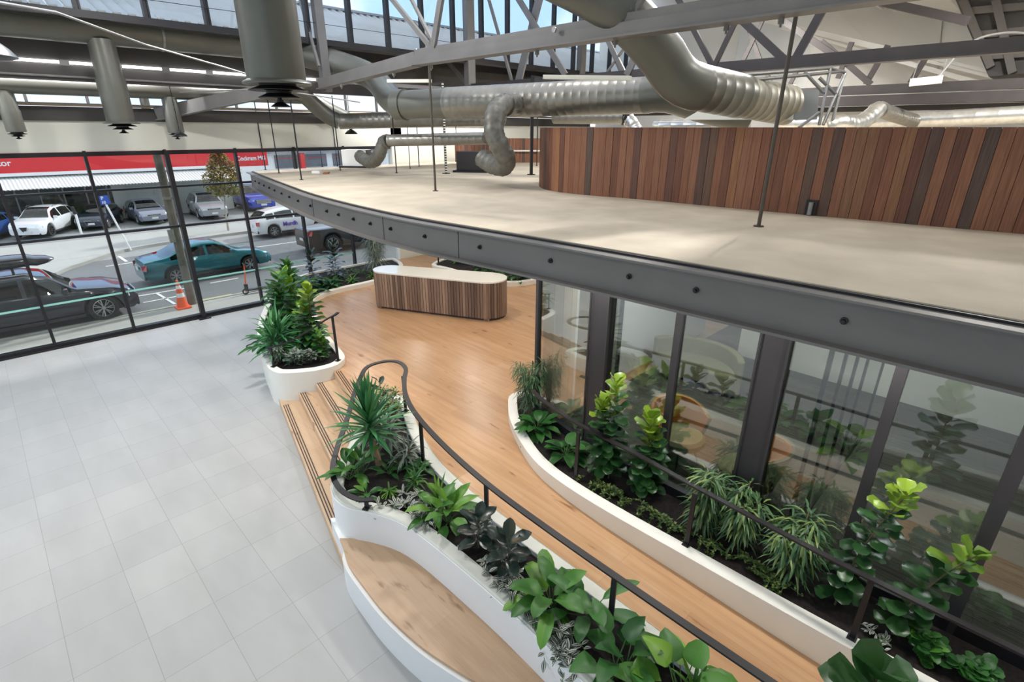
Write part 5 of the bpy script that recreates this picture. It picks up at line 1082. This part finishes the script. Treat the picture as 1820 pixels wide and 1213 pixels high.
def car(label, cat, typ, X, Y, hd, s, pm, roof=None, rim='alloy', group=None, front='grille', logo=None, clear=False, plate=True, z=0):
    T = TYPES[typ]; L, W = T['L']*s, T['W']*s; t = thing('car' if typ != 'ute' else 'pickup_truck', label, cat, (X, Y, z), group, hd)
    fx, rx = (T['wb']/2+.02)*s, (-T['wb']/2+.02)*s; wr = T['r']*s; sill = .23*s
    def sec(x):
        u = x/L; belt = lerpk(T['belt'], u)*s; top = lerpk(T['top'], u)*s; e = abs(u)*2
        w = W/2*(1-.20*max(0, (e-.72)/.28)**2); zl = sill+(.05*s if e > .93 else 0)
        for wx in (fx, rx):
            d = abs(x-wx); Ra = wr*1.16
            if d < Ra: zl = max(zl, wr+math.sqrt(Ra*Ra-d*d)*.98)
        gh = max(0, min(1, (top-belt)/(.25*s))); bz = min(belt, top-.035*s)
        rw_ = w*(.93-.22*gh*min(1, (top-belt)/(.5*s)))
        p = [(w*.90, zl), (w*.985, zl+(bz-zl)*.25), (w, zl+(bz-zl)*.6), (w*.965, bz)]
        re = (rw_, top-.045*s*gh-.012*s)
        q3 = p[3]; lp = lambda t_: (q3[0]+(re[0]-q3[0])*t_, q3[1]+(re[1]-q3[1])*t_)
        p += [lp(.08), lp(.90), re, (re[0]*.88, top-.008*s), (re[0]*.5, top), (0, top+.006*s)]
        return p
    marks = [T['side'][0], T['side'][1], T['ws'][0], T['ws'][1], T['rw'][0], T['rw'][1]]
    pil = [(-.04, -.02)] if typ != 'ute' else [(.035, .05)]
    if typ in ('suv', 'wagon', 'hatch'): pil.append((T['side'][0]+.10, T['side'][0]+.115))
    xs = sorted(set([round(-.5+k/56, 4) for k in range(57)]+marks+[v for p in pil for v in p]))
    xs = [x for i, x in enumerate(xs) if i == 0 or x-xs[i-1] > .001]
    body, gl = MB(), MB(); vs = []; m = 19
    for u in xs:
        h = sec(u*L); vs += [(u*L, -y, zz) for y, zz in h]+[(u*L, y, zz) for y, zz in h[-2::-1]]
    fb, fg = [], []
    for i in range(len(xs)-1):
        mid = (xs[i]+xs[i+1])/2
        for k in range(m-1):
            f = (i*m+k, (i+1)*m+k, (i+1)*m+k+1, i*m+k+1); kk = k if k < 9 else 17-k; win = False
            if kk == 4 and T['side'][0] < mid < T['side'][1] and not any(a < mid < b_ for a, b_ in pil) and sec(mid*L)[5][1]-sec(mid*L)[4][1] > .03*s: win = True
            if kk >= 7 and (T['ws'][0] < mid < T['ws'][1] or T['rw'][0] < mid < T['rw'][1]): win = True
            (fg if win else fb).append(f)
    fb += [tuple(range(m-1, -1, -1)), tuple((len(xs)-1)*m+k for k in range(m))]
    body.add(vs, fb); gl.add(vs, fg)
    def clean(o):
        bm = bmesh.new(); bm.from_mesh(o.data); bmesh.ops.delete(bm, geom=[v for v in bm.verts if not v.link_faces], context='VERTS'); bm.to_mesh(o.data); bm.free(); return smooth_by(o, 32)
    clean(body.build('body', pm, t, local=True)); clean(gl.build('windows', M['carglass'], t, local=True))
    b = MB(); b.box((0, 0, .42*s), (L*.94, W*.78, .36*s)); b.box((-.04*L, 0, .68*s), (L*.55, W*.80, .18*s)); b.build('cabin_floor', M['trim'], t, local=True)
    se = MB()
    for x_ in ((.0, -.19) if typ != 'ute' else (.06,)):
        for y_ in (-.38, .38): se.box((x_*L, y_*s, .82*s), (.48*s, .5*s, .22*s)); se.box((x_*L-.24*s, y_*s, (.62*T['H']+.02)*s), (.14*s, .48*s, .40*s))
    se.build('seats', M['seatdark'], t, local=True)
    b = MB()
    for sy in (-1, 1): b.box((-.02*L*0+(fx+rx)/2, sy*W*.482, sill+.035*s), (fx-rx-2.4*wr, .035*s, .09*s))
    b.box((-L*.492, 0, .36*s), (.06*s, W*.80, .20*s)); b.box((L*.492, 0, .34*s), (.05*s, W*.78, .16*s)); b.build('lower_trim', M['trim'], t, local=True)
    for wx in (fx, rx):
        for sy in (-1, 1):
            w0 = MB(); R = Matrix.Rotation(-sy*PI/2, 3, 'X'); c = (wx, sy*(W/2-.11*s), wr)
            w0.lathe([(wr*.66, -.10*s), (wr*.93, -.10*s), (wr, -.06*s), (wr, .07*s), (wr*.94, .105*s), (wr*.70, .10*s), (wr*.68, .05*s)], c, 28, R=R); wo = smooth_by(w0.build('wheel', M['tyre'], t, local=True))
            rm = MB(); rm.lathe([(wr*.70, .09*s), (wr*.66, .10*s), (wr*.64, .06*s)], c, 28, R=R); n_ = 7
            for k in range(n_):
                a = 2*PI*k/n_; cc, ss = math.cos(a), math.sin(a); y_ = sy*(W/2-.11*s+.075*s)
                for da in (-.12, .18):
                    rm.bar((wx+math.cos(a)*wr*.12, y_, wr+math.sin(a)*wr*.12), (wx+math.cos(a+da)*wr*.66, y_, wr+math.sin(a+da)*wr*.66), .045*s*.7, .02*s)
            rm.lathe([(0, .10*s), (wr*.14, .09*s), (wr*.16, .05*s)], c, 12, R=R); ro = rm.build('rim', M[rim], wo, local=True)
    zf = lerpk(T['top'], .47)*s
    for sy in (-1, 1):
        pf = [(L*.445, sy*W*.455, zf-.20*s), (L*.49, sy*W*.34, zf-.20*s), (L*.487, sy*W*.30, zf-.11*s), (L*.445, sy*W*.44, zf-.07*s)]
        nn = Vector((.8, sy*.6, .1)).normalized()*.03*s; b = MB(); thick(b, pf, nn); b.build('headlight', M['lampglass'], t, local=True)
        zt_ = lerpk(T['belt'], -.5)*s; pr_ = [(-L*.478, sy*W*.465, zt_-.24*s), (-L*.498, sy*W*.36, zt_-.24*s), (-L*.498, sy*W*.36, zt_-.04*s), (-L*.47, sy*W*.46, zt_-.02*s)]
        nn = Vector((-.8, sy*.6, .1)).normalized()*.03*s; b = MB(); thick(b, pr_, nn); b.build('tail_light', M['taillamp'], t, local=True)
        mx_ = (T['side'][1]-.03)*L; zb = lerpk(T['belt'], T['side'][1])*s
        b = MB(); b.box((mx_, sy*(W*.5+.07*s), zb+.10*s), (.12*s, .20*s, .14*s)).box((mx_, sy*(W*.5-.02*s), zb+.05*s), (.07*s, .10*s, .05*s)); b.build('mirror', pm, t, local=True, bevel=.02*s)
    if front == 'grille':
        b = MB(); b.box((L*.494, 0, zf-.17*s), (.03*s, W*.42, .15*s)); b.build('grille', M['trim'], t, local=True)
        b = MB()
        for k in (-1, 0, 1): b.box((L*.503, 0, zf-.17*s+k*.045*s), (.02*s, W*.36, .012*s))
        b.build('grille_bar', M['chrome'], t, local=True)
    elif front == 'big':
        b = MB(); b.box((L*.497, 0, zf-.20*s), (.05*s, W*.52, .26*s)); g_ = b.build('grille', M['trim'], t, local=True)
        b = MB()
        for k in (-2, -1, 0, 1, 2): b.box((L*.512, 0, zf-.20*s+k*.055*s), (.02*s, W*.50, .022*s))
        b.build('grille_bar', M['chrome'], t, local=True)
    elif front == 'shield':
        b = MB(); P_0 = [(L*.505, -.20*s, zf-.12*s), (L*.505, .20*s, zf-.12*s), (L*.500, .10*s, zf-.38*s), (L*.498, 0, zf-.44*s), (L*.500, -.10*s, zf-.38*s)]; thick(b, P_0, Vector((.025*s, 0, 0))); b.build('grille', M['trim'], t, local=True)
        b = MB(); b.tube([Vector(p)+Vector((.028*s, 0, 0)) for p in P_0+[P_0[0]]], .012*s, 6); b.build('grille_surround', M['chrome'], t, local=True)
    if plate:
        MB().box((L*.51, .18*s if front == 'shield' else 0, .44*s), (.015*s, .38*s, .12*s)).build('number_plate', M['plate'], t, local=True)
        MB().box((-L*.508, 0, .62*s), (.015*s, .36*s, .12*s)).build('number_plate', M['plate'], t, local=True)
    if roof == 'rails' or roof == 'dark':
        for sy in (-1, 1): MB().tube([(-.30*L, sy*W*.36, T['H']*s*.985), (-.22*L, sy*W*.36, T['H']*s*1.02), (.0*L, sy*W*.36, T['H']*s*1.02), (.03*L, sy*W*.36, T['H']*s*.985)], .015*s, 6).build('roof_rail', M['trim'] if roof == 'dark' else M['chrome'], t, local=True)
    return t
k = 1/1.15
blk = paint('deep_blue_black_paint', (.018, .02, .035)); car('dark wagon under a roof box, parked right outside the left windows', 'car', 'wagon', .27, 17.72, 0, k, blk, 'rails', front='grille')
t = thing('roof_box', 'glossy black roof box on top of the dark wagon', 'roof box', (-.5, 17.72, 1.46))
b = MB(); vs = []; fs = []; K = 20
for i in range(K+1):
    u = i/K; x = -1.55+u*2.5; e = math.sin(PI*min(1, u*1.15+.0))**.5 if u > .45 else 1; e = (1-((u-.45)/.55)**2.6)**.5 if u > .45 else (1-((.45-u)/.45)**8*.6); hw, hh = .40*(.35+.65*e), .30*e
    for a in range(12): q = 2*PI*a/12; vs.append((x, 17.72+hw*math.copysign(abs(math.cos(q))**.6, math.cos(q)), 1.52+.13+hh*.5*math.copysign(abs(math.sin(q))**.7, math.sin(q))-(.04 if u > .8 else 0)+.03*u))
for i in range(K):
    for a in range(12): fs.append((i*12+a, i*12+(a+1) % 12, (i+1)*12+(a+1) % 12, (i+1)*12+a))
fs += [tuple(range(11, -1, -1)), tuple(K*12+a for a in range(12))]
b.add(vs, fs); smooth_by(b.build('shell', mat('gloss_black', (.022, .02, .028), .2, .1, coat=.6), t), 50)
b = MB(); b.box((-.75, 17.72, 1.47), (.05, .9, .06)).box((.10, 17.72, 1.47), (.05, .9, .06)); b.build('cross_bar', M['trim'], t)
teal = paint('teal_metallic_paint', (.008, .16, .20), .45); car('teal sedan driving past on the street', 'car', 'sedan', 5.05, 20.3, math.radians(1), k, teal)
# driver of the teal sedan: one skinned body
def person(label, loc, rz, pose, hair=(.05, .035, .025), cloth=(.35, .25, .2)):
    t = thing('person', label, 'person', loc, None, rz)
    J = pose['J']; E_ = pose['E']; Rr = pose['R']; me = bpy.data.meshes.new('body'); me.from_pydata(J, E_, []); o = bpy.data.objects.new('body', me); COL.objects.link(o); o.parent = t
    me.materials.append(mat('skin_and_shirt', (.50, .30, .22), .6)); sk = o.modifiers.new('skin', 'SKIN'); lay = me.skin_vertices[0].data if me.skin_vertices else None
    if lay is None:
        bpy.context.view_layer.objects.active = o; bm = bmesh.new(); bm.from_mesh(me); bm.verts.layers.skin.verify(); bm.to_mesh(me); bm.free(); lay = me.skin_vertices[0].data
    for i, r_ in enumerate(Rr): lay[i].radius = (r_, r_); lay[i].use_root = (i == 0)
    o.modifiers.new('sub', 'SUBSURF').levels = 1; return t
s = .82
J = [(0, 0, 0), (-.04, 0, .22), (-.08, 0, .42), (-.07, 0, .52), (-.05, 0, .62), (-.04, 0, .70), (-.06, -.19, .44), (.10, -.26, .30), (.32, -.16, .38), (.40, -.12, .40), (-.06, .19, .44), (.10, .24, .28), (.32, .14, .38), (.40, .10, .40), (.12, -.10, .0), (.42, -.12, .05), (.12, .10, 0), (.42, .12, .05), (.62, -.12, -.22), (.62, .12, -.22)]
J = [(a*s, b_*s, c*s) for a, b_, c in J]
E_ = [(0, 1), (1, 2), (2, 3), (3, 4), (4, 5), (2, 6), (6, 7), (7, 8), (8, 9), (2, 10), (10, 11), (11, 12), (12, 13), (0, 14), (14, 15), (0, 16), (16, 17), (15, 18), (17, 19)]
Rr = [r_*s for r_ in (.15, .15, .15, .06, .10, .085, .065, .048, .038, .04, .065, .048, .038, .04, .09, .07, .09, .07, .05, .05)]
pt_ = person('driver in a light top seated at the wheel of the teal sedan', (5.2, 19.98, .47), 0, dict(J=J, E=E_, R=Rr))
MB().lathe([(0, .10), (.06, .09), (.092, .03), (.088, -.03), (.06, -.04)], (-.05*s-.01, 0, .655*s), 14).build('hair', mat('dark_hair', (.04, .03, .02), .8), pt_, local=True)
MB().tube([(.03, -.25*s, .33*s), (-.06*s, -.20*s, .45*s), (-.075*s, 0, .47*s), (-.06*s, .20*s, .45*s), (.03, .25*s, .33*s)], .075*s, 10).build('shirt', mat('light_top', (.45, .40, .36), .9), pt_, local=True)
leafcar = car('white electric hatchback with purple lettering parked across the street', 'car', 'hatch', 10.55, 26.1, 0, k*.98, paint('white_paint', (.72, .73, .75), .05))
ut = car('dark pickup truck driving behind the deck edge', 'pickup truck', 'ute', 11.3, 21.35, 0, k, paint('charcoal_paint', (.03, .03, .035)), rim='alloy')
for o_ in list(ut.children):
    if o_.name.startswith('seats'): pass
hd = math.radians
car('blue large four-wheel drive facing the hall, right of the autumn tree', 'car', 'suv', 12.52, 36.6, hd(-92), .90, paint('vivid_blue_paint', (.02, .06, .42)), front='big')
car('silver grey compact SUV parked behind the autumn tree', 'car', 'suv', 9.35, 34.9, hd(-95), .80, paint('silver_paint', (.34, .35, .37)), front='grille')
car('lilac grey hatchback with dark roof parked in front of the cream wall', 'car', 'hatch', 6.3, 35.1, hd(-88), .78, paint('lilac_grey_paint', (.24, .25, .32)))
car('dark navy hatchback parked between white and lilac cars', 'car', 'hatch', 4.20, 34.9, hd(-116), .74, paint('navy_paint', (.02, .025, .05)), front='shield', rim='alloy')
car('white SUV with shield-shaped grille parked at the left', 'car', 'suv', 1.95, 34.2, hd(-120), .76, paint('bright_white_paint', (.80, .81, .83), .02), front='shield', rim='tyre', roof='dark')
car('blue car at the far left, mostly cut by the photo edge', 'car', 'hatch', -.35, 34.0, hd(-120), .78, paint('blue_paint', (.02, .09, .36)))
# ---------------------------------------------------------------- building across the street
FY = 36.9
M['redsign'] = mat('red_fascia', (.72, .028, .035), .45, 0, .02, .5); M['bld'] = mat('cream_block_wall', (.78, .78, .71), .8, 0, .04, .6)
sh = thing('showroom_building', 'car showroom with red fascia and white ribbed canopy across the street', 'building', (4, 40, 0))
b = MB(); b.box((8.25, FY+.15, 1.3), (5.9, .3, 2.6)); b.box((-12, FY+.15, 1.3), (4, .3, 2.6)); b.box((0, 46, 1.9), (23, .3, 3.8)); b.box((11.35, 41.5, 1.9), (.3, 9, 3.8)); b.build('wall', M['bld'], sh)
MB().box((-.5, 41.5, 3.9), (23.4, 9.4, .2)).build('roof', M['bld'], sh)
MB().box((-.5, 41.5, -.02), (23, 9, .04)).build('showroom_floor', mat('dark_showroom_floor', (.10, .10, .10), .4), sh)
MB().box((3.9, FY-.05, 3.35), (20.2, .12, 1.62)).build('fascia', M['redsign'], sh)
b = MB()
for x in [-8.2+.95*j for j in range(15)]:
    if x < 5.3: b.box((x, FY, 1.25), (.06, .08, 2.5))
b.box((-2, FY, 2.42), (14.6, .08, .10)).box((-2, FY, .06), (14.6, .1, .12)); b.build('window_frame', M['galvpipe'], sh)
MB().box((-2, FY+.03, 1.25), (14.6, .015, 2.4)).build('shop_window', glass('showroom_glass', (.55, .6, .6), 1.2), sh)
for x, w_ in ((6.95, 1.9), (9.95, 2.2)):
    b = MB(); b.box((x, FY-.02, .98), (w_, .05, 1.96))
    for j in range(12): b.box((x, FY-.05, .12+.16*j), (w_, .015, .012))
    b.build('roller_door', mat('roller_door_paint', (.74, .75, .71), .7, 0, .02, 1) if 'roller_door_paint' not in bpy.data.materials else bpy.data.materials['roller_door_paint'], sh)
MB().box((8.32, FY-.15, 1.25), (.22, .25, 2.5)).build('pilaster', M['white'], sh)
MB().tube([(7.6, FY-.1, 2.3), (7.3, FY-.12, 1.95), (7.3, FY-.1, 1.2)], .05, 8).build('downpipe', M['bld'], sh)
cn = MB(); v_, f_ = corr(-8, 11.4, 34.9, 2.02, FY-.1, 2.50, .15, .016); n_ = len(v_); cn.add(v_, f_); cn.add([(x, y, z-.03) for x, y, z in v_], [tuple(reversed(f)) for f in f_])
cn.build('canopy', mat('white_ribbed_canopy', (.74, .74, .73), .6, .1, .03, 1), sh)
b = MB(); b.box((1.7, FY-.25, 2.60), (19.4, .4, .14)); b.build('canopy_flashing', M['white'], sh)
b = MB()
for j in range(10): b.bar((-7.5+2*j, 35.0, 1.98), (-7.5+2*j, FY-.1, 2.0), .06, .05)
b.build('canopy_bracket', M['galvpipe'], sh)
def text(s_, name, size, loc, m, parent=None, ext=.01, rot=(PI/2, 0, 0), bold=.008, sx=1):
    c = bpy.data.curves.new(name, 'FONT'); c.body = s_; c.size = size; c.extrude = ext; c.offset = bold; o = bpy.data.objects.new('tmp', c); COL.objects.link(o)
    bpy.context.view_layer.update(); me = bpy.data.meshes.new_from_object(o.evaluated_get(bpy.context.evaluated_depsgraph_get())); bpy.data.objects.remove(o)
    me.materials.clear(); me.materials.append(m); ob = bpy.data.objects.new(name, me); COL.objects.link(ob); off = ORG.get(parent.name, Vector()) if parent else Vector(); ob.location = Vector(loc)-off; ob.rotation_euler = rot; ob.scale = (sx, 1, 1)
    if parent: ob.parent = parent
    return ob
M['lettering'] = mat('white_lettering', (.85, .85, .85), .5)
text('Cockram MG', 'lettering', .36, (12.10, FY-.12, 2.90), M['lettering'], sh, sx=.88)
text('Motor', 'lettering', .40, (.50, FY-.12, 3.02), M['lettering'], sh)
text('Murdh', 'lettering', .26, (9.85, 25.30, .50), mat('purple_lettering', (.14, .08, .42), .5), leafcar)
# second building farther right
s2_ = thing('office_building', 'distant white and grey building seen above the deck tip', 'building', (22, 45, 0))
MB().box((24, 47, 3), (18, 4, 6)).build('wall', M['white'], s2_)
for x in (18.6, 21.1, 23.6, 26.1):
    w0 = MB().box((x, 44.95, 2.3), (1.9, .1, 1.0)).build('window', mat('grey_shopfront', (.12, .13, .16), .2) if 'grey_shopfront' not in bpy.data.materials else bpy.data.materials['grey_shopfront'], s2_)
    MB().box((x, 44.9, 2.55), (1.9, .08, .04)).build('red_band', M['redsign'], s2_)
MB().box((19.85, 44.8, 2.2), (.35, .3, 2)).build('red_column', M['redsign'], s2_)
MB().box((24, 44.8, 3.3), (18, .5, .7)).build('fascia', mat('grey_fascia', (.25, .26, .30), .6), s2_)
# cars inside the showroom and a far parked car
car('yellow SUV inside the showroom', 'car', 'suv', 3.6, 39.3, hd(-70), .8, paint('yellow_paint', (.50, .42, .02)))
car('black SUV inside the showroom, left of the yellow one', 'car', 'suv', .9, 39.2, hd(-60), .8, paint('showroom_black_paint', (.02, .02, .025)))
# tree
rr = random.Random(5); t = thing('street_tree', 'small street tree with green and orange autumn leaves', 'tree', (8.46, 28.8, 0))
MB().tube(spline([(8.46, 28.8, 0), (8.5, 28.8, 1.0), (8.62, 28.8, 2.0), (8.72, 28.8, 3.0)], 10), .05, 8, rfun=lambda q: .055-.035*q).build('trunk', mat('pale_trunk', (.38, .35, .30), .9, 0, .1, 8), t)
b = MB(); st = MB()
for i in range(14):
    a = i*2.4; z0 = 1.7+.09*i; st.tube([(8.6, 28.8, z0), (8.65+math.cos(a)*.6, 28.8+math.sin(a)*.6, z0+.45)], .014, 5)
for i in range(3400):
    u = rr.random(); z_ = 1.70+2.15*u; R_ = 1.02*math.sin(PI*min(1, (u*.82+.16)))**.7*(1-.45*u); a = rr.uniform(0, 6.28); r_ = R_*math.sqrt(rr.uniform(.15, 1))*(1+.18*math.sin(a*3+z_*5))
    d = Vector((rr.uniform(-1, 1), rr.uniform(-1, 1), rr.uniform(-.4, .6))); leaf(b, (8.68+r_*math.cos(a), 28.8+r_*math.sin(a), z_), d, .13, .085, 'round', .6, .2, min(1, max(0, .25+.55*u+rr.uniform(-.35, .35))), rr=rr)
b.build('foliage', M['leaf_autumn'], t); st.build('branch', M['stem'], t)
# utility pole
t = thing('utility_pole', 'dark weathered utility pole on the footpath behind the steel column', 'pole', (3.62, 16.80, 0))
MB().tube([(3.60, 16.85, -.05), (3.60, 16.85, 9)], .11, 12, rfun=lambda q: .115-.02*q).build('shaft', mat('weathered_pole', (.15, .14, .12), .9, 0, .2, 6), t)
MB().box((3.47, 16.78, 2.0), (.14, .1, .35)).build('meter_box', M['galvpipe'], t)
MB().box((3.58, 16.72, 3.0), (.25, .08, .06)).build('bracket', M['galvpipe'], t)
# traffic cone
t = thing('traffic_cone', 'orange traffic cone with white bands on the footpath', 'traffic cone', (3.30, 16.62, 0))
M['coneo'] = mat('orange_cone', (.85, .11, .03), .5); x, y = 3.30, 16.62
MB().box((x, y, .025), (.36, .36, .05)).build('base', M['coneo'], t, bevel=.01)
def fr(z0, z1, mm, nm, e=0): MB().lathe([(.15-.125*z0/.8+e, z0), (.15-.125*z1/.8+e, z1)]+([(0, z1)] if z1 > .75 else []), (x, y, .03), 20).build(nm, mm, t)
fr(.0, .78, M['coneo'], 'cone'); fr(.30, .42, M['paint'], 'reflective_band', .004); fr(.54, .63, M['paint'], 'reflective_band', .004)
# parking sign
t = thing('parking_sign', 'blue parking sign on a leaning white post', 'sign', (3.94, 26.7, 0)); T_ = aty(183, 357, 26.7)
MB().tube([(3.94, 26.7, 0), (T_.x+.02, 26.7, T_.z+.05)], .035, 8).build('post', M['white'], t)
M['bluesign'] = mat('blue_sign', (.03, .10, .55), .4); MB().box((T_.x, 26.66, T_.z+.02), (.40, .02, .34), 0, ax=Matrix.Rotation(math.radians(-4), 3, 'Y')).build('plate', M['bluesign'], t)
text('P', 'lettering', .17, (T_.x-.06, 26.64, T_.z+.05), M['lettering'], t, .004); text('10', 'lettering', .14, (T_.x-.07, 26.64, T_.z-.11), M['lettering'], t, .004)
t = thing('direction_sign_post', 'small white bollard with dark top between the parked cars', 'bollard', (3.0, 32.2, 0))
MB().tube([(3.0, 32.2, 0), (3.0, 32.2, 1.0)], .05, 8).build('post', M['white'], t); MB().tube([(3.0, 32.2, 1.0), (2.95, 32.2, 1.35)], .07, 8).build('cap', M['trim'], t)
# e-scooter
t = thing('electric_scooter', 'red and black electric scooter standing on the footpath', 'scooter', (5.3, 16.7, 0)); x, y = 5.2, 16.75
MB().bar((x-.05, y, .12), (x+.55, y-.05, .12), .12, .05).build('deck', M['trim'], t)
MB().tube([(x-.12, y, .08), (x-.04, y, .92)], .022, 8).build('stem', M['coneo'], t); MB().tube([(x-.06, y-.18, .92), (x-.02, y+.18, .92)], .014, 8).build('handlebar', M['trim'], t)
for q in (-.14, .62): MB().lathe([(.06, -.02), (.09, -.02), (.09, .02), (.06, .02), (.06, -.02)], (x+q, y-(.05 if q > 0 else 0), .09), 20, R=Matrix.Rotation(PI/2, 3, 'X')).build('wheel', M['tyre'], t)
MB().box((x-.10, y, .22), (.09, .09, .2)).build('battery', M['trim'], t)
